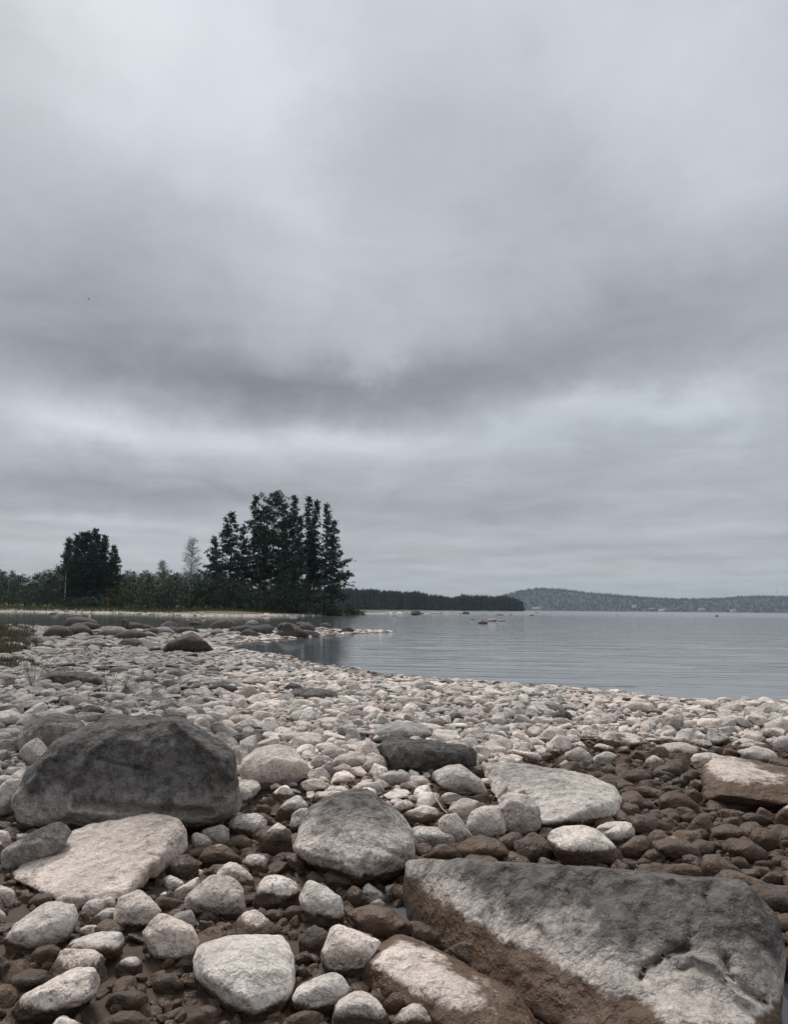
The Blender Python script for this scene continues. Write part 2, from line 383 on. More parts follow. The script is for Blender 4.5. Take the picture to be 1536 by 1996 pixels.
# ------------------------------------------------------------------ far hills
def hills():
    prof = [(-900, 1163), (-300, 1160), (200, 1156), (500, 1150), (700, 1147), (760, 1150), (860, 1172), (930, 1172), (970, 1163), (1010, 1151), (1030, 1147.5), (1055, 1145), (1085, 1146.5), (1120, 1150), (1150, 1155), (1200, 1158), (1260, 1164),
            (1330, 1167), (1400, 1165.5), (1450, 1162.5), (1536, 1161), (1700, 1158), (2200, 1163)]
    xs = [p[0] for p in prof]
    pxs = np.arange(-900, 2200, 7.0); D0, D1 = 2900., 5200.; rs = np.linspace(0, 1, 26)
    v = []
    for i, px in enumerate(pxs):
        top = np.interp(px, xs, [p[1] for p in prof])
        d = ray(float(px), 1188); ax = d.x/d.y
        q = ray(float(px), float(top)); elv = q.z/q.y
        ridge = 1.0 if px < 1160 else 1.0
        for r in rs:
            Y = D0+(D1-D0)*r; rc = .38+.06*math.sin(px*.004)
            H = max(5., elv*(D0+(D1-D0)*rc))
            s = math.sin(math.pi/2*min(1, r/rc))**1.3 if r < rc else math.cos(math.pi/2*(r-rc)/(1-rc))
            n = mn.fractal(Vector((px*.012, r*6, 1)), 1, 2, 4)
            h = H*s*(1+.25*n*(1-s)*2*(r < rc))+(-3 if r == 0 else 0)
            if r == rs[-1]: h = -5
            v.append((ax*Y, Y, h-10*(s > .85)))
    nr = len(rs); f = []
    for i in range(len(pxs)-1):
        for j in range(nr-1):
            a = i*nr+j; f.append((a, a+nr, a+nr+1, a+1))
    me = mesh('far_hills', v, f)
    m, t, b = newmat('forested_hill')
    pos = t.add('ShaderNodeNewGeometry').outputs['Position']
    nn = t.m('ADD', t.m('MULTIPLY', t.noise(pos, .004, 3), .5), t.m('MULTIPLY', t.noise(pos, .03, 4, .7), .5))
    t.put(b.inputs['Base Color'], t.mix(t.sm(nn, .4, .6), (.010, .016, .014, 1), (.018, .026, .022, 1))); b.inputs['Roughness'].default_value = 1
    bp = t.add('ShaderNodeBump'); t.put(bp.inputs['Height'], t.m('MULTIPLY', t.noise(pos, .05, 3), 12)); t.l.new(bp.outputs[0], b.inputs['Normal'])
    tag(link('hill', me, m), kind='structure')
    # trees on the hills, one forest mass
    V = []; F = []
    arr = np.array(v).reshape(len(pxs), nr, 3)
    for k in range(15000):
        i = random.random()*(len(pxs)-1); i0 = int(i)
        if not (900 < pxs[i0] < 1620 or random.random() < .15): continue
        j = random.random()**.9*(nr*.5-1)+.3; j0 = int(j); fi, fj = i-i0, j-j0
        p = (arr[i0, j0]*(1-fi)+arr[i0+1, j0]*fi)*(1-fj)+(arr[i0, j0+1]*(1-fi)+arr[i0+1, j0+1]*fi)*fj
        h = random.uniform(9, 17); r = h*random.uniform(.2, .38); n0 = len(V); z0 = max(p[2], 0.5)
        for q in range(4):
            a = q*math.pi/2+k; V.append((p[0]+r*math.cos(a), p[1]+r*math.sin(a), z0+h*.25))
        V.append((p[0], p[1], z0+h)); V.append((p[0], p[1], z0-1))
        for q in range(4):
            F.append((n0+q, n0+(q+1) % 4, n0+4)); F.append((n0+(q+1) % 4, n0+q, n0+5))
    tag(link('forest', mesh('hill_forest', V, F), FARLEAF, smooth=True), 'distant dark conifer forest covering the hills across the lake', 'forest', kind='stuff')
hills()

# ------------------------------------------------------------------ rock building
TEX = {}
def texture(kind, size):
    key = (kind, round(size, 3))
    if key in TEX: return TEX[key]
    t = bpy.data.textures.new('relief', kind)
    if kind == 'CLOUDS': t.noise_scale = size; t.noise_depth = 4
    if kind == 'MUSGRAVE':
        t.noise_scale = size; t.musgrave_type = 'RIDGED_MULTIFRACTAL'; t.octaves = 5
    if kind == 'VORONOI': t.noise_scale = size; t.distance_metric = 'DISTANCE'
    TEX[key] = t; return t
def q(size): return 2**round(math.log2(max(size, .01))*2)*1.0 if False else 10**(round(math.log10(max(size, .005))*6)/6)
def rock_mesh(hulls, voxel, smooth=6, rough=1.0, size=None, loc=(0, 0, 0)):
    bm = bmesh.new()
    for pts in hulls:
        vs = [bm.verts.new(Vector(p)-Vector(loc)) for p in pts]
        r = bmesh.ops.convex_hull(bm, input=vs)
        junk = [g for g in r['geom_interior'] if isinstance(g, bmesh.types.BMVert)]
        bmesh.ops.delete(bm, geom=list(set(junk)), context='VERTS')
    bmesh.ops.recalc_face_normals(bm, faces=bm.faces)
    me = bpy.data.meshes.new('tmp'); bm.to_mesh(me); bm.free()
    o = bpy.data.objects.new('tmp', me); C.objects.link(o); o.location = loc
    md = o.modifiers.new('r', 'REMESH'); md.mode = 'VOXEL'; md.voxel_size = voxel
    md = o.modifiers.new('s', 'SMOOTH'); md.factor = .5; md.iterations = smooth
    if rough > 0:
        for kind, fs, st in (('CLOUDS', .55, .11), ('CLOUDS', .17, .040), ('MUSGRAVE', .10, .010)):
            if size*fs < voxel*1.5: continue
            md = o.modifiers.new('d', 'DISPLACE'); md.texture = texture(kind, q(size*fs)); md.texture_coords = 'GLOBAL'
            md.strength = size*st*rough; md.mid_level = .5 if kind == 'CLOUDS' else .3
    dg = bpy.context.evaluated_depsgraph_get()
    m2 = bpy.data.meshes.new_from_object(o.evaluated_get(dg))
    bpy.data.objects.remove(o); bpy.data.meshes.remove(me)
    return m2

HEROES = []     # (x, y, rx, ry) footprints that scattered stones keep clear of
REC = []        # records for automatic labels
def hull_from(out, d, depth, tilt=.45, cy=.08, ridges=(), seed=0, jit=.05):
    rnd = random.Random(seed)
    xs = [p[0] for p in out]; ys = [p[1] for p in out]
    x0, x1, y0, y1 = min(xs), max(xs), min(ys), max(ys); cx = sum(xs)/len(xs); cym = (y0+y1)/2-cy*(y1-y0)
    def Yat(py): return d+depth*(tilt/2-tilt*(py-y0)/(y1-y0+1e-6))
    pts = [P(x, y, Yat(y)) for x, y in out]
    if not ridges:          # an uneven brow splits the stone into a top face and a front face
        w_, h_ = x1-x0, y1-y0; by = rnd.uniform(.30, .52); sl_ = rnd.uniform(-.16, .16)
        for fx in (.14, rnd.uniform(.35, .65), .86):
            yy = y0+h_*(by+sl_*(fx-.5)+rnd.uniform(-.05, .05)+(.10 if fx != .5 and abs(fx-.5) > .3 else 0))
            pts.append(P(x0+w_*fx, yy, Yat(yy)-depth*rnd.uniform(.42, .52)*(1 if abs(fx-.5) < .3 else .7)))
    for s, off in ((.88, .20), (.60, .36)):
        for k, (x, y) in enumerate(out):
            if rnd.random() < (.35 if s > .7 else .6): continue
            j1 = 1+rnd.uniform(-jit, jit)*2; sx = s*j1
            xx = cx+(x-cx)*sx; yy = cym+(y-cym)*s
            pts.append(P(xx, yy, Yat(yy)-depth*off*(1+rnd.uniform(-jit, jit)*3)))
            pts.append(P(xx, yy, Yat(yy)+depth*off))
    for x, y, off in ridges: pts.append(P(x, y, Yat(y)-depth*off))
    lo = sorted(out, key=lambda p: -p[1])[:3]
    for x, y in lo:
        p = P(x, y, Yat(y)); pts.append(Vector((p.x, p.y+.1*depth, p.z-.05)))
    return pts
def rock(out, tone=.7, dark=None, wet=None, depth=None, name='stone', label=None, cat='stone', group=None, tilt=.45, cy=.08, ridges=(),
         smooth=7, rough=1.0, gbase=None, extra=(), dshift=0.0, voxel=None, jit=.05, landmark=None, d=None, pts3=None):
    xs = [p[0] for p in out]; ys = [p[1] for p in out]; x0, x1, y0, y1 = min(xs), max(xs), min(ys), max(ys)
    cx = (x0+x1)/2
    if d is None:
        b = PZ(cx, y1, 0.0)
        for _ in range(4): b = PZ(cx, y1, gz(b.x, b.y) if gbase is None else gbase)
    else: b = P(cx, y1, d)
    Y = b.y; wm = (x1-x0)*Y/FPX; hm = (y1-y0)*Y/FPX
    if depth is None: depth = max(.75*min(wm, 2.2*hm), .9*hm)
    dd = Y+depth*(tilt/2)+dshift
    seed = int(x0*7+y0*13)
    hulls = [hull_from(out, dd, depth, tilt, cy, ridges, seed, jit)]
    if pts3: hulls = [[P(*p) for p in h_] for h_ in pts3]
    for e in extra: hulls.append([P(*p) for p in e])
    c = P(cx, (y0+y1)/2, dd); c = Vector((c.x, c.y, 0))
    size = max(wm, hm)
    vx = voxel or min(max(Y*.0034, size/90), size/11)
    me = rock_mesh(hulls, vx, smooth, rough, size, c)
    # relief bulges outward: fit back to the traced height and width
    o = link(name, me, STONE); o.location = c
    o['tone'] = float(tone)
    o['dark_z'] = float(dark if dark is not None else 9.0)
    bs = basin(np.array([b.x]), np.array([b.y]))[0]
    o['wet_z'] = float(wet if wet is not None else (.085 if bs > .15 else -1))
    HEROES.append((c.x, c.y, wm*.46, depth*.42))
    tag(o, label, cat, group)
    REC.append(dict(o=o, px=cx, py=(y0+y1)/2, w=x1-x0, h=y1-y0, tone=tone, dark=dark, wet=(o['wet_z'] > 0 and y1 > 1480), label=label, lm=landmark, Y=Y))
    return o
def c1(l): return [(x/2.954, 1380+y/2.954) for x, y in l]
def c2(l): return [(500+x/2.954, 1380+y/2.954) for x, y in l]
def c3(l): return [(1000+x/2.866, 1380+y/2.866) for x, y in l]
def c4(l): return [(x/3, 1160+y/3) for x, y in l]
def c5(l): return [(500+x/3, 1160+y/3) for x, y in l]
def c6(l): return [(1000+x/2.866, 1160+y/2.866) for x, y in l]
def r1(l): return [(x/2.954, 1380+y/2.954, o) for x, y, o in l]
def r2(l): return [(500+x/2.954, 1380+y/2.954, o) for x, y, o in l]
def r3(l): return [(1000+x/2.866, 1380+y/2.866, o) for x, y, o in l]
def carve(o, lines):
    """press creases (positive) or raise ribs (negative) into the side of a rock that is seen"""
    me = o.data; n = len(me.vertices); co = np.empty(n*3); me.vertices.foreach_get('co', co); co = co.reshape(-1, 3)
    no = np.empty(n*3); me.vertices.foreach_get('normal', no); no = no.reshape(-1, 3)
    W = co+np.array(o.location); v = W-np.array([0, 0, CAM_Z]); M = np.array(CM)
    q_ = v @ M; px = 768-q_[:, 0]/q_[:, 2]*FPX; py = 998+q_[:, 1]/q_[:, 2]*FPX
    vd = v/np.linalg.norm(v, axis=1)[:, None]; front = (no*vd).sum(1) < .05
    for pts, wd, dep in lines:
        dmin = np.full(n, 1e9)
        jx = 5*(fbm(px, py, .06, 3)-.45)*wd*.25; jy = 5*(fbm(px+50, py+90, .06, 3)-.45)*wd*.25
        for (x0, y0), (x1, y1) in zip(pts[:-1], pts[1:]):
            ex, ey = x1-x0, y1-y0; t_ = np.clip(((px+jx-x0)*ex+(py+jy-y0)*ey)/(ex*ex+ey*ey), 0, 1)
            dmin = np.minimum(dmin, np.hypot(px+jx-x0-t_*ex, py+jy-y0-t_*ey))
        a_ = dep*np.exp(-(dmin/wd)**2)*front
        co += vd*a_[:, None]
    me.vertices.foreach_set('co', co.ravel()); me.update()
BG = 'boulders standing on the shore'

# --- big boulders
ro = rock([(30, 1614), (17, 1556), (51, 1505), (112, 1444), (210, 1405), (271, 1398), (338, 1394), (369, 1407), (423, 1442), (454, 1468), (461, 1525), (466, 1575), (440, 1603), (372, 1618), (203, 1620), (61, 1626)],
     tone=.42, dark=.17, wet=.065, depth=.50, name='boulder', cat='boulder', landmark='big dark boulder', tilt=.5, cy=-.02, smooth=5, rough=.7,
     ridges=r1([(340, 215, .42), (640, 110, .33), (860, 130, .36), (1000, 75, .28), (1160, 190, .36), (1290, 300, .40), (1350, 430, .2), (180, 420, .3), (640, 560, .40), (1080, 570, .38), (1250, 560, .3)]),
     label='big dark humped boulder on the left, the largest rock behind the pale slab')
carve(ro, [(c1([(860, 120), (850, 200), (880, 300), (860, 420)]), 6, .018), (c1([(560, 290), (690, 335), (800, 345), (850, 360)]), 4, .02), (c1([(250, 330), (200, 460), (230, 600)]), 7, .02),
           (c1([(1000, 80), (1110, 170), (1240, 280), (1320, 400)]), 9, -.035), (c1([(1060, 240), (1180, 380), (1210, 540)]), 12, .03), (c1([(640, 150), (500, 260), (420, 400)]), 10, -.02), (c1([(440, 560), (700, 575), (1000, 590), (1200, 600)]), 9, .05)])
def cY(l): return [(x/2.954, 1380+y/2.954, Y) for x, y, Y in l]
S1 = cY([(66, 955, 2.66), (110, 892, 2.74), (240, 790, 2.84), (400, 728, 2.92), (520, 672, 2.99), (600, 715, 2.93), (700, 690, 2.95), (870, 605, 3.06), (900, 700, 2.84),
         (880, 860, 2.62), (800, 960, 2.55), (740, 1050, 2.46), (660, 1085, 2.44), (560, 1075, 2.44), (400, 1080, 2.43), (200, 1030, 2.52), (85, 985, 2.60)])
S1 += cY([(66, 1010, 2.64), (300, 1110, 2.44), (600, 1120, 2.42), (740, 1090, 2.46), (860, 1000, 2.62), (250, 850, 2.95), (600, 760, 3.1), (850, 700, 3.15)])
S2 = cY([(870, 603, 3.06), (950, 612, 3.04), (1030, 628, 2.99), (1078, 700, 2.94), (1085, 800, 2.90), (1045, 862, 2.84), (965, 940, 2.74), (905, 1025, 2.68), (1000, 690, 2.86), (960, 780, 2.72), (890, 890, 2.58),
          (840, 900, 2.58), (850, 760, 2.72), (860, 1000, 2.66), (980, 700, 3.2), (1040, 860, 3.0), (900, 640, 3.2)])
S3 = cY([(760, 1050, 2.50), (740, 1000, 2.50), (790, 950, 2.53), (850, 915, 2.57), (800, 1050, 2.56), (850, 1035, 2.60), (700, 1090, 2.46), (870, 960, 2.64)])
rock(c1([(66, 955), (110, 890), (240, 785), (400, 730), (520, 670), (640, 690), (700, 670), (870, 603), (1030, 628), (1078, 700), (1083, 800), (1045, 860), (960, 940), (900, 1030), (740, 1070), (660, 1100), (400, 1090), (200, 1030), (80, 970)]),
     tone=.73, dark=.135, wet=.045, depth=.50, name='boulder', cat='boulder', landmark='pale slab', smooth=2, rough=.45, d=2.7, pts3=[S1, S2, S3],
     label='pale flat slab with a grey upper corner in front of the big dark boulder')
ro = rock(c2([(203, 800), (240, 690), (300, 580), (400, 515), (560, 470), (640, 476), (720, 535), (820, 596), (893, 690), (918, 800), (918, 850), (860, 905), (830, 965), (700, 1015), (600, 1030), (560, 970), (400, 905), (280, 880), (215, 845)]),
     tone=.62, dark=.17, wet=.07, depth=.40, name='boulder', cat='boulder', landmark='rounded grey boulder', tilt=.9, cy=.05, smooth=3, rough=.6,
     ridges=r2([(215, 800, .2), (400, 845, .36), (560, 880, .42), (700, 830, .45), (880, 800, .3), (560, 640, .28)]),
     label='rounded grey boulder with a pale speckled face in the middle of the foreground')
carve(ro, [(c2([(640, 850), (620, 930), (640, 1000)]), 6, .02), (c2([(700, 800), (760, 830), (840, 860)]), 5, .015), (c2([(250, 800), (330, 850), (480, 880), (570, 950)]), 5, -.015)])
# low right foreground giant: explicit 3-D hulls
BT = [(789, 1680, 2.48), (800, 1674, 2.50), (1000, 1679, 2.20), (1157, 1687, 2.07), (1300, 1702, 1.99), (1447, 1716, 1.92), (1457, 1726, 1.91)]
BB = [(784, 1738, 2.46), (794, 1792, 2.44), (865, 1858, 2.20), (957, 1930, 1.98), (1100, 2010, 1.78), (1200, 2060, 1.66), (1450, 2100, 1.56), (1512, 2050, 1.64), (1524, 1956, 1.74), (1523, 1868, 1.82), (1509, 1788, 1.87)]
BF = [(900, 1705, 2.26), (1000, 1712, 2.135), (1100, 1722, 2.05), (1250, 1742, 1.95), (1430, 1762, 1.865), (905, 1785, 2.15), (1010, 1850, 1.97), (1180, 1850, 1.84)]
BK = [(x, y+4, Y+.24) for x, y, Y in BT[1:-1]]+[(x-6, y+50, Y+.42) for x, y, Y in BT[1:-1]]+[(1480, 1800, 2.2), (1480, 1950, 2.1), (900, 1780, 2.6)]
BU = [(1285, 1868, 1.85), (1318, 1852, 1.86), (1380, 1872, 1.81), (1437, 1930, 1.745), (1488, 2000, 1.64), (1500, 2110, 1.50), (1235, 1945, 1.75), (1262, 2110, 1.52), (1400, 1900, 1.98), (1300, 2000, 1.88), (1330, 1885, 1.78), (1385, 1935, 1.71)]
BS = [(1225, 1905, 1.86), (1262, 1878, 1.88), (1300, 1862, 1.87), (1345, 1880, 1.84), (1320, 1925, 1.82), (1240, 1960, 1.78), (1290, 1960, 1.84), (1400, 1960, 1.88)]
BW = [(940, 1700, 2.22), (1120, 1710, 2.08), (1100, 1790, 1.96), (1120, 1850, 1.90), (1000, 1800, 2.07), (970, 1760, 2.13), (1050, 1800, 1.97), (1050, 1750, 2.2)]
ro = rock([(x, y) for x, y, Y in BT+BB[::-1]],
     tone=.60, dark=.155, wet=.118, depth=.5, name='boulder', cat='boulder', landmark='huge foreground boulder', smooth=1, rough=.36, d=1.78, pts3=[BT+BB+BF+BK, BU, BS, BW],
     label='huge long boulder at the lower right with a brown waterline and dark grey upper face')
carve(ro, [(c3([(985, 1350), (860, 1368), (800, 1420), (735, 1450), (715, 1510)]), 4.5, .045), (c3([(880, 1335), (985, 1342)]), 4, .02), (c3([(870, 1400), (930, 1470), (1000, 1440)]), 4, .018),
           (c3([(990, 1380), (1120, 1430), (1200, 1530), (1250, 1600), (1330, 1650)]), 5, -.022), (c3([(1190, 1400), (1210, 1500), (1290, 1580), (1400, 1640)]), 7, .035), (c3([(250, 930), (320, 1080), (300, 1250), (400, 1290)]), 7, .014),
           (c3([(460, 930), (430, 1060), (390, 1250)]), 6, .012), (c3([(880, 980), (980, 1080), (1000, 1250), (960, 1340)]), 9, .020), (c3([(1110, 980), (1075, 1050), (1100, 1150)]), 8, .022), (c3([(1310, 1000), (1370, 1150), (1440, 1320)]), 9, -.02),
           (c2([(1420, 930), (1400, 1040), (1375, 1140)]), 4, .010), (c3([(640, 1000), (720, 1120), (700, 1300)]), 14, .018), (c2([(900, 890), (960, 1000), (1100, 1120)]), 12, .010)])
ro = rock([(935, 1487), (966, 1489), (1000, 1486), (1035, 1493), (1101, 1502), (1157, 1517), (1195, 1535), (1216, 1561), (1211, 1588), (1188, 1600), (1140, 1608), (1091, 1616), (1056, 1612), (1020, 1600), (980, 1585), (955, 1545)],
     tone=.78, dark=.145, wet=.06, depth=.62, name='boulder', cat='boulder', landmark='flat-topped boulder', tilt=1.2, cy=.0, smooth=2, rough=.55,
     ridges=[(1205, 1575, .1), (1190, 1582, .2), (1100, 1598, .25), (975, 1500, .3)],
     label='pale flat-topped boulder with a grey upper edge, right of the centre')
carve(ro, [(c3([(285, 430), (330, 490), (375, 520)]), 2.5, .012), (c3([(60, 480), (110, 520), (155, 600)]), 5, .03), (c2([(1300, 350), (1380, 540), (1440, 480)]), 5, .03)])
rock([(970, 1572), (977, 1545), (1000, 1543), (1030, 1548), (1053, 1568), (1055, 1607), (1040, 1624), (1012, 1627), (984, 1612)], tone=.62, wet=.03, depth=.16, rough=1.3,
     label='small knobbly grey rock leaning on the left end of the flat-topped boulder', cat='rock', name='rock')
rock(c2([(696, 240), (700, 200), (760, 163), (860, 163), (940, 188), (1100, 228), (1250, 228), (1287, 268), (1283, 345), (1180, 335), (1080, 340), (980, 360), (850, 370), (770, 355), (745, 290)]),
     tone=.3, dark=.10, wet=-1, depth=.36, name='boulder', cat='boulder', landmark='long dark boulder', smooth=6, rough=1.1,
     label='long low dark grey boulder with a dipped top, behind the rounded grey boulder')
rock(c3([(1055, 520), (1055, 380), (1070, 288), (1110, 262), (1200, 268), (1350, 325), (1560, 340), (1760, 370), (1760, 590), (1536, 570), (1400, 568), (1240, 530), (1120, 520)]),
     tone=.72, wet=.13, depth=.7, name='boulder', cat='boulder', landmark='slab at the right edge', tilt=1.0, cy=-.02, smooth=4, rough=.5,
     ridges=r3([(1062, 385, .30), (1150, 375, .42), (1230, 390, .45), (1330, 400, .46), (1536, 425, .46), (1700, 430, .4)]),
     label='broad pale slab with a brown lower side, cut off by the right photo edge')
rock(c2([(595, 1480), (600, 1440), (640, 1388), (800, 1303), (850, 1298), (930, 1328), (1080, 1415), (1250, 1530), (1350, 1572), (1450, 1625), (1540, 1660), (1650, 1850), (1500, 1950), (1150, 1900), (1000, 1760), (860, 1690), (720, 1695), (640, 1650), (603, 1570)]),
     tone=.72, wet=.082, depth=.34, name='boulder', cat='boulder', landmark='pale ridged boulder', tilt=1.25, cy=.0, smooth=5, rough=.4,
     ridges=r2([(835, 1325, .15), (850, 1400, .36), (960, 1560, .42), (1020, 1640, .45), (660, 1440, .2)]),
     label='smooth pale boulder with a raised ridge, beside the huge foreground boulder')
rock([(374, 1875), (376, 1862), (384, 1845), (440, 1826), (520, 1821), (551, 1826), (574, 1861), (576, 1920), (566, 1950), (545, 1975), (500, 1982), (470, 1980), (430, 1962), (400, 1925), (380, 1905)],
     tone=.77, wet=.055, depth=.26, name='boulder', cat='boulder', landmark='smooth cream boulder', tilt=.9, smooth=12, rough=.45,
     label='smooth cream coloured round boulder at the bottom, left of the pale ridged boulder')
rock(c1([(78, 190), (100, 130), (180, 68), (300, 28), (420, 38), (490, 85), (500, 150), (400, 210), (200, 265), (100, 245)]), tone=.42, dark=.22, wet=-1, depth=.42, smooth=14, name='boulder', cat='boulder',
     landmark='smooth grey boulder', label='smooth rounded grey boulder behind the left end of the big dark boulder', rough=.5)
rock([(468, 1497), (471, 1482), (500, 1457), (544, 1449), (568, 1454), (585, 1476), (604, 1492), (602, 1512), (560, 1524), (514, 1536), (480, 1532), (468, 1515)], tone=.68, wet=.045, depth=.30, name='boulder', cat='boulder', smooth=7, rough=.6,
     landmark='low tan boulder', label='low pale tan boulder just right of the big dark boulder')
rock(c3([(188, 720), (195, 690), (285, 658), (400, 653), (480, 678), (560, 748), (620, 815), (605, 870), (500, 890), (350, 885), (245, 855), (225, 790)]), tone=.9, wet=.092, depth=.22, smooth=14, rough=.3, name='boulder', cat='boulder',
     landmark='egg-shaped boulder', label='egg-shaped brown boulder with a dry white cap, below the flat-topped boulder')
rock(c4([(935, 328), (1050, 240), (1120, 213), (1150, 228), (1255, 323), (1200, 332), (1010, 333)]), tone=.12, dark=.05, wet=-1, depth=1.0, smooth=1, rough=.12, voxel=.024, name='boulder', cat='boulder', landmark='dark pyramid boulder', tilt=.3,
     label='dark pyramid-shaped boulder standing alone on the left side of the beach')
rock(c4([(215, 522), (250, 458), (300, 438), (420, 458), (520, 453), (600, 490), (625, 512), (520, 528), (400, 525), (300, 505)]), tone=.2, dark=.15, wet=-1, depth=.4, smooth=6, rough=.8, name='boulder', cat='boulder', landmark='long black rock', label='long low nearly black rock on the left beach, below the sedge patch')
rock(c5([(188, 575), (220, 548), (330, 562), (400, 553), (470, 568), (478, 596), (400, 608), (270, 605)]), tone=.2, dark=.13, wet=-1, depth=.5, rough=.9, name='boulder', cat='boulder', landmark='flat black rock', label='small flat black rock lying in the middle of the pale beach')
rock(c2([(668, 170), (672, 140), (700, 108), (780, 73), (900, 78), (990, 108), (1025, 150), (960, 185), (760, 185)]), tone=.40, dark=.26, wet=-1, depth=.42, name='boulder', cat='boulder', landmark='low grey mound', label='low grey mound-like boulder just behind the long dark boulder')
rock(c4([(0, 452), (60, 453), (115, 480), (65, 508), (-60, 515), (-60, 470)]), tone=.32, wet=-1, depth=.3, label='brownish elongated rock at the left edge beside the long black rock', name='boulder', cat='boulder')
rock(c1([(3, 885), (0, 830), (100, 755), (270, 675), (320, 648), (380, 675), (425, 710), (330, 765), (240, 800), (80, 930), (20, 920)]), tone=.42, dark=.12, wet=.03, depth=.2, name='boulder', cat='boulder', label='dark wedge-shaped rock behind the left side of the pale slab', rough=.8)
rock(c1([(0, 20), (70, 8), (172, 75), (150, 98), (60, 108), (-60, 110), (-60, 40)]), tone=.55, wet=-1, depth=.3, smooth=3, name='boulder', cat='boulder', label='angular pale grey rock at the left edge behind the smooth grey boulder')

# --- spit and far shore rocks
SP = 'boulders on the far spit'
for out, tn, dkz, lab in (
    (c4([(365, 180), (380, 123), (520, 133), (560, 148), (588, 188), (490, 195)]), .35, .35, 'large blocky rock with a pale top at the water edge on the far left'),
    (c4([(690, 195), (740, 153), (820, 163), (870, 197), (780, 205)]), .2, .15, 'low dark rock at the edge of the bay, right of the large blocky rock'),
    (c4([(925, 190), (990, 144), (1045, 176), (1000, 195)]), .25, .2, 'small grey peaked rock on the bay edge, above and left of the dark pyramid boulder'),
    (c4([(1015, 225), (1040, 183), (1110, 178), (1175, 212), (1100, 228)]), .15, .1, 'low black rock directly behind the dark pyramid boulder'),
    (c4([(1195, 200), (1290, 143), (1350, 133), (1388, 165), (1385, 200), (1300, 206)]), .35, .25, 'rounded grey hump rock on the bay edge, right of the dark pyramid boulder'),
    (c4([(1350, 218), (1370, 178), (1440, 172), (1500, 178), (1520, 200), (1440, 225)]), .2, .15, 'flat dark rock between the grey hump and the tall rock of the spit'),
    (c4([(1395, 225), (1450, 188), (1540, 238), (1460, 243)]), .25, .3, 'low dark rock in front of the flat dark spit rock'),
    (c5([(-60, 215), (-40, 180), (70, 168), (112, 190), (70, 228), (0, 228)]), .22, .15, 'broad dark rock at the root of the spit'),
    (c5([(95, 235), (150, 180), (185, 158), (250, 185), (320, 240), (200, 248)]), .35, .3, 'pointed grey rock, the tallest one on the spit'),
    (c5([(487, 217), (500, 185), (540, 179), (577, 206), (540, 222)]), .3, .2, 'rounded dark rock near the outer end of the spit'),
    (c4([(555, 232), (620, 178), (700, 183), (800, 222), (640, 240)]), .38, 9, 'wide flat grey rock near the bay, left of the dark pyramid boulder'),
    (c4([(675, 292), (720, 253), (800, 248), (856, 290), (760, 303)]), .32, .3, 'low grey rock just left of the dark pyramid boulder'),
    (c4([(658, 246), (680, 229), (706, 245), (690, 250)]), .1, .0, 'small black stone behind the low grey rock near the bay'),
    (c4([(-30, 300), (60, 265), (140, 278), (168, 308), (40, 318)]), .50, 9, 'broad pale grey rock inside the sedge patch at the left edge'),
    (c4([(545, 442), (560, 413), (620, 413), (664, 440), (610, 445)]), .12, .0, 'small black rock above the long black rock'),
    (c4([(455, 290), (540, 263), (645, 290), (560, 308)]), .4, 9, 'thin flat grey slab on the left beach below the bay'),
    (c4([(795, 228), (850, 200), (945, 204), (945, 228)]), .33, .3, 'flat dark grey rock between the wide flat rock and the peaked rock'),
    (c4([(1190, 565), (1240, 518), (1300, 503), (1400, 545), (1380, 575)]), .42, .3, 'low grey mound among the pale cobbles above the big dark boulder'),
    (c4([(770, 515), (800, 478), (860, 473), (940, 512), (860, 522)]), .50, .3, 'flat grey stone left of the low grey mound on the beach'),
    (c4([(455, 705), (500, 640), (560, 643), (635, 692), (540, 722)]), .46, .3, 'rounded grey stone behind the smooth grey boulder, to its right'),
    (c4([(540, 795), (600, 700), (720, 690), (830, 720), (700, 780)]), .42, .25, 'grey rock peeking over the left shoulder of the big dark boulder'),
    (c4([(930, 720), (980, 680), (1080, 680), (1115, 730), (1050, 745)]), .42, .3, 'grey rock peeking over the peak of the big dark boulder'),
    (c4([(1320, 850), (1360, 805), (1500, 800), (1560, 830), (1500, 870), (1360, 880)]), .55, .4, 'flat grey slab right of the big dark boulder, behind the low tan boulder'),
    (c4([(1320, 740), (1380, 690), (1470, 700), (1500, 740), (1400, 755)]), .55, 9, 'low grey stone among pale cobbles, right of the peak of the big dark boulder'),
    (c5([(1108, 748), (1130, 690), (1180, 683), (1235, 738), (1150, 750)]), .30, .3, 'small grey peaked stone on the pale beach right of the low grey mound'),
    (c5([(845, 632), (900, 618), (1035, 645), (1005, 664), (880, 655)]), .55, 9, 'long pale flat stone like a loaf, in the middle of the beach'),
    (c5([(145, 545), (200, 508), (270, 530), (265, 560)]), .42, .35, 'low grey stone just above the flat black rock'),
    (c6([(215, 690), (260, 638), (310, 643), (350, 692), (300, 705)]), .22, .1, 'small dark grey rock on the beach near the right shore'),
    (c6([(580, 640), (650, 593), (780, 598), (808, 640), (700, 655)]), .72, 9, 'broad pale flat rock close to the right water edge'),
    (c6([(20, 560), (60, 543), (180, 545), (185, 562), (100, 572)]), .35, 9, 'low grey rock at the water edge on the right beach'),
    (c6([(195, 700), (230, 683), (300, 688), (345, 715), (260, 722)]), .62, 9, 'smooth tan stone below the small dark grey rock'),
    ):
    rock(out, tone=tn*(.75 if tn < .5 else 1), dark=(min(dkz, .09) if dkz < 1 else dkz), wet=-1, label=lab, name='rock', cat='rock', rough=.7, smooth=2, landmark=('pointed grey spit rock' if lab.startswith('pointed grey rock, the') else 'blocky bay rock' if lab.startswith('large blocky') else None))
rb = random.Random(21)
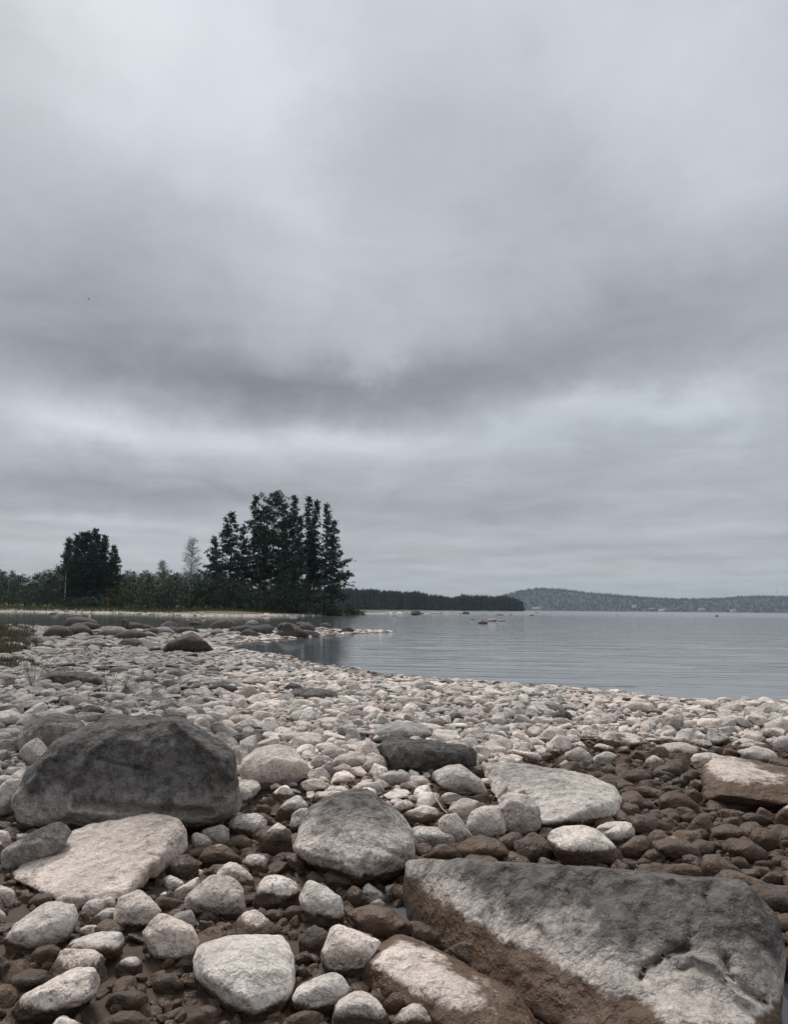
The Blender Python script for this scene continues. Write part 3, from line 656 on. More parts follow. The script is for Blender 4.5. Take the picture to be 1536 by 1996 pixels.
for k in range(44):      # more dark rocks along the bay side and the spit
    cx_ = rb.uniform(10, 640); by_ = rb.uniform(1212, 1246) if cx_ < 500 else rb.uniform(1216, 1240)
    w_ = rb.uniform(16, 44)*(1 if rb.random() < .7 else 1.5)*(.75+(by_-1212)/70); h_ = w_*rb.uniform(.22, .42)
    rock([(cx_-w_/2, by_), (cx_-w_*rb.uniform(.3, .42), by_-h_*.6), (cx_-w_*rb.uniform(.0, .2), by_-h_), (cx_+w_*rb.uniform(.05, .25), by_-h_*rb.uniform(.75, 1)), (cx_+w_*.4, by_-h_*.45), (cx_+w_/2, by_), (cx_, by_+2)],
         tone=rb.choice((.12, .2, .28, .4, .3)), dark=rb.choice((.04, .08, 9)), wet=-1, rough=.7, smooth=2, name='rock', cat='rock')
# rocks standing in the lake
def wrock(out, tn, lab):
    o = rock(out, tone=tn, dark=.25, wet=-1, gbase=-.04, label=lab, name='lake_rock', cat='rock', rough=.7, smooth=4, group='rocks standing in the lake')
k4 = lambda l: [(680+x/4.267, 1120+y/4.267) for x, y in l]
k2 = lambda l: [(960+x/2.667, 1120+y/2.667) for x, y in l]
wrock(k4([(1068, 405), (1105, 366), (1168, 402), (1120, 412)]), .2, 'dark pointed rock in the lake, frontmost of the group of four')
wrock(k4([(1144, 390), (1165, 362), (1228, 364), (1235, 385), (1190, 393)]), .5, 'pale flat-topped rock in the lake behind the dark pointed one')
wrock(k4([(1226, 393), (1255, 369), (1300, 375), (1325, 393)]), .5, 'low pale rock in the lake, rightmost of the group of four')
wrock(k4([(1010, 380), (1022, 360), (1050, 378)]), .3, 'small rock in the lake, leftmost of the group of four')
wrock(k4([(942, 330), (948, 306), (1000, 308), (1010, 330)]), .2, 'square dark block in the lake off the end of the far stone bar')
wrock(k4([(1212, 340), (1220, 327), (1290, 329), (1292, 341)]), .3, 'flat dark rock low in the lake, right of the square block')
wrock(k4([(1330, 340), (1347, 327), (1367, 340)]), .2, 'tiny dark rock in the lake, right of the flat dark one')
wrock(k4([(1098, 333), (1120, 324), (1145, 334)]), .4, 'tiny pale rock in the lake between the square block and the flat dark rock')
wrock(k4([(1490, 343), (1510, 329), (1560, 336), (1600, 345)]), .25, 'low dark rocks in the lake just right of the wooded point')
wrock(k2([(215, 201), (230, 195), (248, 201)]), .3, 'thin dark rock farthest out in the lake near the wooded point')
wrock(k2([(240, 217), (265, 209), (320, 213), (326, 219)]), .35, 'long low rock in the lake in front of the far shore')
wrock(k2([(637, 216), (650, 211), (664, 216)]), .35, 'small flat rock far out in the middle of the lake')
wrock(k2([(932, 213), (937, 209), (942, 213)]), .25, 'speck-sized rock far out between the flat rock and the round one')
wrock(k2([(1156, 219), (1160, 210), (1175, 210), (1182, 219)]), .12, 'round black rock alone in the lake, rightmost of all')
wrock(k4([(335, 374), (380, 360), (418, 370), (412, 376)]), .55, 'pale flat rock in the bay in front of the stone bar')
wrock(c5([(180, 132), (200, 122), (240, 124), (245, 134)]), .7, 'white flat stone in the bay below the tall pines')
FB = 'rocks along the far stone bar'
for i, (out, tn, lab) in enumerate([
    (k4([(228, 320), (240, 302), (280, 310), (285, 322)]), .25, 'dark rock on the far stone bar, nearest the bushes'),
    (k4([(290, 320), (310, 305), (335, 312), (335, 322)]), .3, 'small rock on the far stone bar, second from the bushes'),
    (k4([(333, 320), (355, 302), (378, 315), (376, 322)]), .3, 'small dark rock on the far stone bar, third from the bushes'),
    (k4([(385, 328), (410, 305), (450, 305), (485, 328)]), .18, 'wide dark rock on the far stone bar, left of the rounded boulder'),
    (k4([(500, 333), (525, 300), (570, 290), (620, 332), (560, 337)]), .2, 'rounded dark boulder, the largest on the far stone bar'),
    (c4([(1035, 108), (1045, 86), (1070, 82), (1095, 106), (1060, 112)]), .7, 'white boulder on the grassy shore below the leafless birch'),
    (c4([(280, 115), (300, 97), (330, 95), (350, 112)]), .3, 'dark rock in the bay before the left tree clump'),
    (c4([(415, 120), (440, 106), (480, 112), (480, 122)]), .6, 'pale rock in the bay, beside the dark one near the left clump'),
    (c4([(512, 126), (522, 117), (532, 125)]), .85, 'tiny white stone in the bay, left of the row of shore stones'),
    (c4([(1168, 137), (1180, 122), (1200, 122), (1208, 136)]), .7, 'pale stone in the bay, right of the white boulder'),
    (c4([(1078, 136), (1090, 127), (1110, 128), (1112, 137)]), .6, 'pale stone in the bay just below the white boulder'),
    ]):
    rock(out, tone=tn, dark=(.5 if tn < .4 else 9), wet=-1, gbase=.0, label=lab, name='rock', cat='rock', rough=.7, smooth=4, group=None)

# --- foreground stones traced one by one: (outline, tone, dark, wet, kwargs)
FG = [
 (c1([(0, 450), (60, 388), (155, 325), (145, 385), (60, 530), (20, 625), (-60, 625), (-60, 500)]), .66, None, .03),
 (c1([(1370, 455), (1400, 428), (1453, 478), (1455, 525), (1400, 575), (1370, 545)]), .72, None, None),
 (c1([(1315, 655), (1350, 618), (1480, 598), (1540, 640), (1535, 700), (1480, 748), (1400, 745), (1328, 705)]), .75, None, .05),
 (c1([(1155, 700), (1280, 662), (1325, 700), (1315, 765), (1220, 785), (1150, 745)]), .62, None, .0),
 (c1([(1098, 730), (1130, 708), (1200, 738), (1220, 780), (1170, 815), (1108, 795)]), .78, None, .0),
 (c1([(1285, 785), (1330, 738), (1390, 722), (1455, 760), (1445, 810), (1300, 815)]), .75, None, .08),
 (c1([(1136, 870), (1180, 808), (1250, 778), (1310, 788), (1405, 875), (1300, 915), (1160, 890)]), .85, None, .085),
 (c1([(965, 930), (1000, 858), (1080, 838), (1143, 880), (1143, 945), (1050, 990), (975, 965)]), .5, None, .13),
 (c1([(1386, 880), (1430, 838), (1500, 833), (1545, 860), (1545, 940), (1460, 958), (1408, 925)]), .8, None, .05),
 (c1([(1236, 965), (1280, 898), (1340, 878), (1400, 918), (1473, 980), (1463, 1038), (1400, 1050), (1256, 1000)]), .86, None, .04),
 (c1([(1055, 1100), (1150, 1018), (1200, 955), (1330, 955), (1393, 1020), (1425, 1185), (1330, 1210), (1150, 1190), (1065, 1165)]), .55, None, .045),
 (c1([(1075, 955), (1110, 928), (1165, 928), (1175, 962), (1100, 985)]), .82, None, .0),
 (c1([(928, 985), (980, 958), (1050, 988), (1063, 1025), (960, 1038)]), .85, None, .0),
 (c1([(998, 1045), (1080, 1018), (1150, 965), (1155, 1015), (1090, 1068), (1030, 1088)]), .86, None, .0),
 (c1([(915, 1075), (950, 1053), (988, 1080), (940, 1095)]), .9, None, .0),
 ([(492, 1758), (501, 1724), (517, 1706), (551, 1706), (578, 1721), (587, 1740), (570, 1760), (551, 1768), (520, 1772), (496, 1776)], .84, None, .085),
 (c1([(306, 1105), (350, 1048), (480, 1048), (533, 1100), (505, 1158), (400, 1145), (330, 1140)]), .78, None, .0),
 (c1([(465, 1155), (500, 1108), (560, 1095), (608, 1100), (565, 1190), (500, 1210)]), .7, None, .04),
 (c1([(590, 1100), (640, 1080), (670, 1110), (625, 1165), (590, 1150)]), .72, None, .0),
 (c1([(6, 1345), (80, 1238), (250, 1128), (330, 1108), (430, 1128), (448, 1190), (413, 1235), (403, 1305), (300, 1375), (150, 1410), (40, 1380)]), .80, None, .062),
 (c1([(645, 1190), (680, 1088), (800, 1043), (870, 1088), (935, 1165), (905, 1205), (800, 1262), (700, 1282), (650, 1262)]), .82, None, .05),
 (c1([(812, 1295), (900, 1188), (950, 1183), (1110, 1258), (1148, 1335), (1133, 1385), (1000, 1450), (900, 1435), (875, 1365)]), .82, None, .05),
 (c1([(366, 1395), (420, 1338), (590, 1278), (700, 1293), (725, 1345), (655, 1410), (480, 1490), (385, 1485)]), .88, None, .075),
 (c1([(440, 1280), (500, 1248), (590, 1253), (605, 1285), (520, 1310), (455, 1310)]), .8, None, .0),
 (c1([(648, 1495), (700, 1438), (780, 1423), (823, 1470), (815, 1505), (745, 1550), (660, 1540)]), .78, None, .06),
 (c1([(56, 1750), (130, 1648), (300, 1568), (430, 1498), (540, 1495), (575, 1560), (565, 1650), (400, 1750), (200, 1820), (76, 1820)]), .84, None, .07),
 (c1([(-60, 1010), (0, 1018), (92, 1048), (88, 1125), (0, 1135), (-60, 1130)]), .82, None, .0),
 (c1([(-40, 1160), (0, 1158), (33, 1190), (0, 1230), (-40, 1230)]), .8, None, .0),
 (c1([(165, 1430), (220, 1368), (300, 1348), (365, 1400), (325, 1470), (200, 1480)]), .5, None, .3),
 (c1([(35, 1565), (150, 1505), (280, 1515), (295, 1595), (150, 1630)]), .45, None, .3),
 (c1([(145, 1135), (210, 1068), (310, 1068), (315, 1105), (200, 1150)]), .6, None, .07),
 (c1([(1060, 1790), (1110, 1735), (1180, 1713), (1255, 1720), (1255, 1830), (1150, 1850), (1065, 1840)]), .8, None, .088),
 (c1([(0, 695), (50, 715), (65, 770), (0, 815), (-50, 800), (-50, 720)]), .75, None, .0),
 (c1([(88, 725), (160, 713), (185, 740), (100, 765)]), .7, None, .0),
 (c1([(433, 695), (560, 628), (615, 618), (635, 665), (500, 708)]), .6, None, .0),
 (c1([(95, 1100), (130, 1058), (205, 1068), (180, 1120), (110, 1120)]), .4, None, .3),
 (c1([(1366, 218), (1420, 183), (1490, 198), (1503, 235), (1378, 245)]), .68, None, -1),
 (c1([(560, 1850), (600, 1780), (700, 1740), (790, 1740), (860, 1800), (860, 1880), (560, 1890)]), .4, None, .3),
 (c1([(600, 1700), (640, 1640), (780, 1620), (850, 1660), (850, 1720), (720, 1740)]), .4, None, .3),
 (c1([(0, 1480), (40, 1440), (70, 1480), (60, 1550), (0, 1560)]), .4, None, .3),
 (c1([(870, 1590), (930, 1520), (1010, 1530), (1060, 1600), (980, 1640), (900, 1630)]), .4, None, .3),
 (c1([(1140, 1210), (1170, 1170), (1230, 1170), (1260, 1220), (1190, 1250)]), .4, None, .3),
 (c1([(1000, 1480), (1050, 1440), (1110, 1450), (1110, 1500), (1040, 1520)]), .4, None, .3),
 # centre
 (c2([(428, 302), (480, 268), (590, 248), (635, 270), (645, 315), (560, 345), (440, 328)]), .6, None, -1),
 (c2([(608, 335), (650, 288), (700, 262), (740, 288), (765, 332), (720, 362), (640, 366)]), .48, None, .05),
 (c2([(427, 355), (500, 313), (560, 338), (553, 375), (480, 388)]), .62, None, .0),
 (c2([(338, 375), (400, 318), (443, 308), (433, 365), (370, 390)]), .4, None, .0),
 (c2([(308, 315), (340, 268), (380, 273), (394, 312), (340, 346)]), .62, None, -1),
 (c2([(376, 245), (420, 208), (480, 222), (515, 260), (450, 296), (380, 275)]), .6, None, -1),
 (c2([(105, 175), (180, 118), (280, 148), (313, 188), (180, 198)]), .62, None, -1),
 (c2([(1005, 375), (1080, 328), (1180, 322), (1233, 380), (1303, 420), (1335, 500), (1250, 492), (1150, 465), (1020, 418)]), .7, None, .06),
 (c2([(697, 385), (770, 353), (880, 367), (895, 415), (770, 440), (700, 408)]), .68, None, -1),
 (c2([(866, 435), (890, 388), (960, 387), (1005, 430), (985, 456), (880, 456)]), .78, None, .0),
 (c2([(536, 460), (600, 418), (700, 423), (745, 462), (640, 492), (560, 482)]), .68, None, .02),
 (c2([(316, 520), (350, 478), (480, 478), (525, 503), (430, 550), (335, 560)]), .8, None, .10),
 (c2([(125, 610), (180, 528), (240, 500), (290, 538), (305, 582), (230, 610), (160, 652), (95, 650)]), .72, None, .09),
 (c2([(186, 690), (200, 608), (260, 568), (303, 578), (260, 650), (240, 700), (200, 718)]), .74, None, .04),
 (c2([(-5, 770), (60, 698), (130, 658), (180, 688), (208, 742), (205, 840), (80, 845), (-5, 835)]), .84, None, .10),
 (c2([(-40, 600), (60, 606), (103, 662), (40, 698), (-40, 710)]), .72, None, .09),
 (c2([(160, 862), (200, 828), (255, 848), (308, 915), (280, 950), (218, 912)]), .85, None, .08),
 (c2([(776, 565), (830, 528), (880, 528), (914, 562), (880, 600), (800, 600)]), .75, None, .07),
 (c2([(926, 548), (970, 513), (1040, 528), (1066, 562), (960, 568)]), .72, None, .02),
 (c2([(842, 605), (960, 558), (1050, 578), (1075, 622), (1040, 668), (920, 690), (878, 655)]), .74, None, .085),
 (c2([(1098, 595), (1130, 528), (1200, 508), (1283, 540), (1275, 590), (1200, 648), (1128, 630)]), .74, None, .0),
 (c2([(1056, 505), (1100, 483), (1165, 493), (1155, 536), (1080, 538)]), .72, None, .0),
 (c2([(1038, 645), (1080, 608), (1150, 603), (1233, 710), (1236, 745), (1170, 780), (1098, 730), (1048, 695)]), .72, None, .0),
 (c2([(886, 695), (940, 677), (1060, 682), (1143, 728), (1155, 765), (1090, 785), (918, 780), (900, 725)]), .72, None, .0),
 (c2([(1202, 650), (1240, 588), (1310, 557), (1400, 557), (1424, 620), (1440, 705), (1390, 750), (1260, 742), (1208, 710)]), .76, None, .03),
 (c2([(1146, 805), (1200, 758), (1290, 732), (1380, 747), (1433, 788), (1495, 875), (1350, 890), (1200, 880)]), .6, None, .10),
 (c2([(986, 848), (1020, 798), (1080, 778), (1150, 808), (1200, 865), (1060, 880)]), .72, None, .095),
 (c2([(1388, 755), (1450, 713), (1500, 718), (1540, 750), (1540, 860), (1470, 850)]), .5, None, .15),
 (c2([(598, 1045), (640, 1003), (700, 1048), (743, 1082), (733, 1118), (640, 1118)]), .66, None, .0),
 (c2([(738, 1025), (800, 1008), (806, 1072), (750, 1080)]), .72, None, .0),
 (c2([(646, 1125), (700, 1093), (750, 1132), (690, 1150)]), .5, None, .0),
 (c2([(515, 1190), (560, 1148), (660, 1123), (780, 1158), (880, 1228), (925, 1318), (830, 1320), (740, 1350), (600, 1300)]), .75, None, .14),
 (c2([(236, 1095), (270, 1018), (300, 983), (400, 1028), (490, 1088), (508, 1172), (503, 1230), (440, 1255), (330, 1225), (250, 1140)]), .80, None, .065),
 (c2([(275, 965), (320, 933), (380, 968), (415, 1015), (330, 1030)]), .4, None, .3),
 (c2([(376, 955), (430, 928), (520, 958), (575, 1015), (510, 1050), (420, 1030)]), .45, None, .3),
 (c2([(516, 1060), (550, 1013), (600, 1038), (635, 1115), (570, 1150), (530, 1120)]), .4, None, .3),
 (c2([(367, 1405), (430, 1258), (470, 1238), (540, 1288), (600, 1298), (725, 1345), (665, 1395), (600, 1450), (560, 1512), (520, 1575), (400, 1510)]), .82, None, .055),
 (c2([(197, 1670), (240, 1598), (400, 1528), (450, 1513), (503, 1540), (545, 1612), (505, 1670), (430, 1760), (300, 1780), (210, 1720)]), .76, None, .055),
 (c2([(427, 1800), (450, 1698), (560, 1627), (640, 1637), (713, 1690), (775, 1800), (760, 1880), (430, 1880)]), .82, None, .065),
 (c2([(718, 1705), (780, 1638), (830, 1633), (865, 1680), (855, 1740), (770, 1770)]), .6, None, .12),
 (c2([(767, 1810), (850, 1728), (900, 1703), (1000, 1728), (1065, 1790), (1065, 1880), (780, 1880)]), .80, None, .06),
 (c2([(236, 1340), (300, 1258), (380, 1258), (425, 1292), (370, 1395), (280, 1415)]), .45, None, .3),
 (c2([(217, 1450), (290, 1393), (325, 1440), (280, 1490)]), .3, None, .3),
 (c2([(876, 1222), (960, 1228), (1085, 1372), (1000, 1395), (920, 1340)]), .6, None, .16),
 (c2([(16, 1200), (80, 1153), (160, 1168), (155, 1220)]), .4, None, .3),
 (c2([(150, 1170), (200, 1130), (260, 1150), (290, 1210), (190, 1220)]), .4, None, .3),
 (c2([(230, 1500), (270, 1470), (300, 1510), (260, 1560)]), .4, None, .3),
 (c2([(70, 450), (110, 430), (160, 455), (130, 500), (80, 495)]), .55, None, .10),
 (c2([(160, 440), (200, 412), (240, 440), (190, 465)]), .75, None, .09),
 (c2([(270, 420), (310, 403), (375, 435), (340, 448)]), .74, None, .03),
 # right
 (c3([(-10, 745), (80, 717), (180, 727), (243, 792), (243, 840), (130, 860), (20, 860)]), .84, None, .105),
 (c3([(466, 668), (520, 633), (640, 637), (700, 658), (705, 700), (620, 706), (505, 698)]), .8, None, .0),
 (c3([(495, 698), (600, 648), (670, 658), (694, 692), (632, 735), (590, 758), (525, 728)]), .78, None, .05),
 (c3([(652, 615), (700, 588), (763, 603), (813, 682), (760, 718), (690, 697), (658, 645)]), .82, None, .105),
 (c3([(597, 775), (680, 713), (742, 708), (784, 740), (774, 798), (700, 838), (618, 818)]), .8, None, .115),
 (c3([(777, 755), (870, 713), (950, 727), (1043, 780), (1053, 858), (960, 840), (860, 800), (800, 778)]), .88, None, .105),
 (c3([(717, 828), (760, 788), (853, 788), (855, 855), (760, 868)]), .45, None, .3),
 (c3([(1047, 880), (1070, 818), (1140, 818), (1283, 900), (1283, 950), (1150, 955), (1070, 945)]), .6, None, .14),
 (c3([(1057, 775), (1120, 738), (1200, 733), (1194, 785), (1110, 808)]), .5, None, .3),
 (c3([(1187, 788), (1230, 738), (1330, 738), (1433, 810), (1433, 858), (1340, 860), (1250, 830)]), .5, None, .3),
 (c3([(1240, 830), (1290, 828), (1333, 895), (1260, 905), (1200, 880)]), .3, None, .3),
 (c3([(1317, 705), (1360, 663), (1480, 688), (1505, 765), (1440, 800), (1370, 768)]), .55, None, .3),
 (c3([(1097, 668), (1200, 643), (1290, 678), (1313, 725), (1200, 740), (1110, 708)]), .8, None, .11),
 (c3([(1117, 545), (1200, 508), (1290, 518), (1355, 562), (1280, 588), (1170, 577)]), .5, None, .3),
 (c3([(812, 510), (860, 463), (960, 478), (1045, 548), (1030, 583), (900, 580), (820, 550)]), .5, None, .3),
 (c3([(646, 535), (700, 478), (793, 542), (793, 580), (680, 566)]), .35, None, .3),
 (c3([(586, 465), (640, 433), (713, 450), (703, 495), (620, 506)]), .5, None, .3),
 (c3([(817, 455), (870, 423), (933, 450), (920, 480), (840, 476)]), .5, None, .3),
 (c3([(972, 478), (1010, 443), (1063, 490), (1053, 526), (990, 515)]), .85, None, .125),
 (c3([(586, 385), (620, 348), (740, 348), (784, 380), (740, 422), (640, 405)]), .75, None, .125),
 (c3([(767, 355), (820, 318), (920, 308), (958, 350), (940, 380), (850, 377)]), .85, None, .115),
 (c3([(1467, 610), (1500, 558), (1560, 525), (1600, 600), (1560, 670), (1480, 655)]), .8, None, .11),
 (c3([(977, 298), (1010, 258), (1080, 243), (1163, 258), (1075, 300), (1055, 336), (1000, 336)]), .74, None, .0),
 (c3([(777, 235), (830, 198), (950, 188), (1103, 238), (1005, 296), (860, 268)]), .72, None, -1),
 (c3([(1216, 196), (1280, 168), (1400, 193), (1445, 222), (1300, 238)]), .75, None, -1),
 (c3([(1246, 238), (1350, 208), (1480, 248), (1494, 296), (1360, 308)]), .74, None, -1),
 (c3([(1446, 190), (1490, 153), (1560, 148), (1600, 200), (1540, 246), (1470, 236)]), .62, None, -1),
 (c3([(286, 250), (370, 213), (440, 258), (444, 318), (380, 306), (288, 278)]), .64, None, .04),
 (c3([(446, 276), (520, 238), (594, 260), (535, 306), (450, 318)]), .72, None, .04),
 (c3([(256, 318), (290, 288), (333, 312), (300, 355), (262, 345)]), .66, None, .03),
 (c3([(736, 286), (790, 258), (855, 300), (780, 326)]), .72, None, .03),
 (c3([(1300, 1005), (1380, 978), (1560, 983), (1640, 1060), (1600, 1140), (1430, 1150), (1340, 1070)]), .75, None, .3),
 (c3([(1425, 1165), (1540, 1148), (1620, 1180), (1560, 1250), (1465, 1240)]), .6, None, .3),
 (c3([(1366, 968), (1430, 908), (1500, 918), (1560, 960), (1480, 988)]), .5, None, .3),
 (c3([(877, 930), (900, 868), (980, 868), (1063, 900), (1085, 945), (980, 955)]), .6, None, .3),
 (c3([(721, 895), (800, 863), (884, 880), (872, 918), (740, 915)]), .5, None, .3),
 (c3([(572, 888), (620, 848), (693, 870), (692, 898)]), .35, None, .3),
 (c3([(677, 865), (720, 833), (784, 855), (740, 888)]), .45, None, .3),
 (c3([(730, 590), (800, 580), (860, 605), (850, 640), (760, 640)]), .5, None, .3),
 (c3([(930, 600), (1000, 578), (1050, 610), (1040, 640), (950, 640)]), .5, None, .3),
 (c3([(860, 590), (900, 580), (940, 600), (930, 640), (870, 635)]), .4, None, .3),
 (c3([(1270, 600), (1330, 580), (1470, 640), (1440, 655), (1330, 650)]), .5, None, .3),
 (c3([(700, 430), (760, 410), (800, 440), (770, 465), (710, 460)]), .4, None, .3),
 (c3([(880, 400), (930, 385), (980, 410), (950, 440), (890, 440)]), .4, None, .3),
 (c3([(820, 385), (860, 370), (890, 400), (860, 425), (825, 420)]), .45, None, .3),
 (c3([(950, 360), (1000, 345), (1045, 360), (1040, 430), (980, 430)]), .25, None, .2),
 (c3([(490, 330), (540, 318), (600, 340), (580, 380), (510, 375)]), .74, None, .10),
 (c3([(415, 370), (470, 348), (525, 370), (520, 410), (440, 400)]), .74, None, .11),
 (c3([(295, 350), (340, 332), (415, 345), (405, 375), (330, 372)]), .74, None, .11),
 (c3([(1080, 490), (1130, 473), (1185, 492), (1160, 520), (1100, 515)]), .4, None, .3),
 (c3([(1340, 570), (1400, 568), (1450, 600), (1400, 620)]), .4, None, .3),
 (c3([(1000, 680), (1060, 670), (1100, 700), (1080, 740), (1010, 730)]), .4, None, .3),
 (c3([(1330, 900), (1380, 880), (1440, 910), (1400, 950), (1340, 940)]), .5, None, .3),
 (c3([(1345, 860), (1400, 845), (1460, 870), (1430, 900), (1360, 890)]), .4, None, .3),
 (c3([(1440, 840), (1490, 815), (1560, 840), (1520, 880), (1460, 880)]), .45, None, .3),
]
for out_, tn, dkz, wt in FG:
    ww = max(p[0] for p in out_)-min(p[0] for p in out_)
    rock(out_, tone=tn-(.08 if tn > .6 else 0)+.03*math.sin(out_[0][0]), dark=dkz, wet=wt, rough=.75 if ww < 90 else .6, smooth=2)

# ------------------------------------------------------------------ loose cobbles
def protos(n):
    l = []
    for k in range(n):
        rnd = random.Random(100+k); pts = []
        fl = rnd.uniform(.42, .72); el_ = rnd.uniform(.55, .92); pw = rnd.uniform(.6, 1.0)
        for i in range(rnd.randint(11, 24)):
            z = rnd.uniform(-1, 1); a = rnd.uniform(0, 2*math.pi); r = math.sqrt(1-z*z)
            v = [r*math.cos(a), r*math.sin(a), z]
            v = [math.copysign(abs(c)**pw, c) for c in v]
            pts.append(Vector((v[0], v[1]*el_, v[2]*fl)))
        me = rock_mesh([pts], .10, (2, 4, 8)[k % 3], .6, 1.6, (k*7.3, k*3.1, 0))
        co = np.empty(len(me.vertices)*3); me.vertices.foreach_get('co', co); co = co.reshape(-1, 3)
        co -= (co.max(0)+co.min(0))/2; co /= co[:, 0].max(); me.vertices.foreach_set('co', co.ravel())
        me.materials.clear(); me.materials.append(STONE); me.polygons.foreach_set('use_smooth', [True]*len(me.polygons)); me.name = 'cobble_%02d' % k
        me.update(); l.append(me)
    return l
PRO = protos(20)
for px_, py_, r_ in ((35, 1712, .13), (110, 1745, .12), (180, 1745, .12), (250, 1725, .10), (60, 1690, .12)):
    p_ = PZ(px_, py_, .05); HEROES.append((p_.x, p_.y, r_, r_))

def throw():
    """Dart throwing, large stones first."""
    cand = []
    def add(n, ymin, ymax, rf, power=1.0, xl=None):
        for _ in range(n):
            y = (random.random()**power)*(ymax-ymin)+ymin
            hw = .60*y+.5
            x = random.uniform(-hw, hw) if xl is None else random.uniform(xl[0]*y, xl[1]*y)
            cand.append((rf(x, y), x, y))
    ln = lambda mu, s, lo, hi: min(hi, max(lo, math.exp(random.gauss(math.log(mu), s))))
    add(9000, 1.2, 5.2, lambda x, y: ln(.030, .45, .015, .075), .8)
    add(38000, 3.0, 9.0, lambda x, y: ln(.025, .55, .011, .095)*(1.25 if x < -.16*y else 1), .75)
    add(50000, 8.0, 17.0, lambda x, y: ln(.029, .5, .016, .115)*(1.3 if x < -.16*y else 1), .8)
    add(34000, 15.0, 46.0, lambda x, y: ln(.075, .5, .045, .33), .8, (-.60, .03))
    arr = np.array(cand); arr = arr[np.argsort(-arr[:, 0])]
    s = sdist(arr[:, 1], arr[:, 2], beach)
    s = s-np.where(arr[:, 2] < 26, np.clip(.055*arr[:, 2], 0, .9)*(1-sstep(arr[:, 2], 17, 26)), 0)
    arr = arr[s > np.where(arr[:, 2] > 11, arr[:, 0]*.7, -.12)]
    H = np.array(HEROES)
    keep = np.ones(len(arr), bool)
    for hx, hy, rx, ry in HEROES:
        keep &= ((arr[:, 1]-hx)/(rx+arr[:, 0]*.45))**2+((arr[:, 2]-hy)/(ry+arr[:, 0]*.45))**2 > 1
    arr = arr[keep]
    grids = {}; cell = .3; acc = []
    for r, x, y in arr.tolist():
        cs = .16 if y < 17 else .6
        i, j = int(math.floor(x/cs)), int(math.floor(y/cs)); key0 = cs
        ok = True; m = 2
        for a in range(i-m, i+m+1):
            for b in range(j-m, j+m+1):
                for (rr, xx, yy) in grids.get((cs, a, b), ()):
                    if (x-xx)**2+(y-yy)**2 < (.76*(r+rr))**2: ok = False; break
                if not ok: break
            if not ok: break
        if ok:
            grids.setdefault((cs, i, j), []).append((r, x, y)); acc.append((r, x, y))
    return np.array(acc)
ST = throw()
# small gravel pressed between the stones
gv = []
for _ in range(16000):
    y = 1.3+random.random()**.9*8.5; x = random.uniform(-.6*y-.3, .6*y+.3); gv.append((random.uniform(.007, .02)*(1+.08*y), x, y))
gv = np.array(gv); gv = gv[sdist(gv[:, 1], gv[:, 2], beach) > 0]
def props(A, gravel=False):
    x, y, r = A[:, 1], A[:, 2], A[:, 0]; n = len(A)
    g = ground(x, y); b = basin(x, y)
    tone = np.clip(rng.normal(.77, .16, n), .15, 1)
    left = sstep(-x, .14*y, .30*y)*sstep(y, 3.3, 4.5)
    tone = tone*(1-left*.48)+left*.03*rng.random(n)
    patch = fbm(x, y, .55, 3); tone = tone*(.78+.45*patch)
    tone = np.where(rng.random(n) < np.where(y > 9, .13, .07), tone*.42, tone)
    right = sstep(x, .2*y, .45*y)*sstep(y, 6, 8); tone = np.clip(tone+right*.08, .08, 1)
    tone = np.where((y > 20), np.where(r > .2, .30+.15*rng.random(n), np.clip(tone*1.1, 0, 1)), tone)
    wet = np.where(b > .15, .082+rng.normal(0, .012, n), np.where((y > 6) & (y < 40), .016, -1.0))
    wet = np.where((b > .15) & (x > .25) & (y > 2.4), wet+.035, wet)
    dark = np.where((r > .10) & (rng.random(n) < .5), g+r*.55, 9.0)
    return g, b, tone, wet, dark
def place_z(A, g, b): return g+A[:, 0]*np.where(b > .3, .18, .26-.22*sstep(A[:, 2], 7, 15))
g_, b_, tone_, wet_, dark_ = props(ST)
SZ = np.stack([ST[:, 0]*rng.uniform(.9, 1.15, len(ST)), ST[:, 0]*rng.uniform(.8, 1.1, len(ST)), ST[:, 0]*rng.uniform(.75, 1.1, len(ST))*(1-.50*sstep(ST[:, 2], 3.5, 11))], 1)
ROT = np.stack([rng.normal(0, .15, len(ST)), rng.normal(0, .15, len(ST)), rng.uniform(0, 6.28, len(ST))], 1)
PID = rng.integers(0, len(PRO), len(ST)); POS = np.stack([ST[:, 1], ST[:, 2], place_z(ST, g_, b_)], 1)
show = ST[:, 0]/ST[:, 2]*(np.abs(ST[:, 1]) < .54*ST[:, 2]+ST[:, 0])
order = np.argsort(-show)
N_OWN = 290
CI = CM.transposed()
def project(p):
    v = CI @ (Vector(p)-Vector((0, 0, CAM_Z))); return 768-v.x/v.z*FPX, 998+v.y/v.z*FPX
for k in order[:N_OWN].tolist():
    o = bpy.data.objects.new('cobble', PRO[PID[k]]); C.objects.link(o)
    o.location = POS[k]; o.rotation_euler = ROT[k]; o.scale = SZ[k]
    o['tone'] = float(tone_[k]); o['wet_z'] = float(wet_[k]); o['dark_z'] = float(dark_[k])
    o['category'] = 'cobble'; o['group'] = 'loose cobbles of the beach'
    px, py = project(POS[k]); ww = 2*ST[k, 0]/ST[k, 1+1]*FPX
    REC.append(dict(o=o, px=px, py=py, w=ww, h=ww*.5, tone=float(tone_[k]), dark=None, wet=bool(wet_[k] > 0 and POS[k][2]+ST[k, 0]*.4 < wet_[k]), label=None, lm=None, Y=float(ST[k, 2])))
rest = order[N_OWN:]

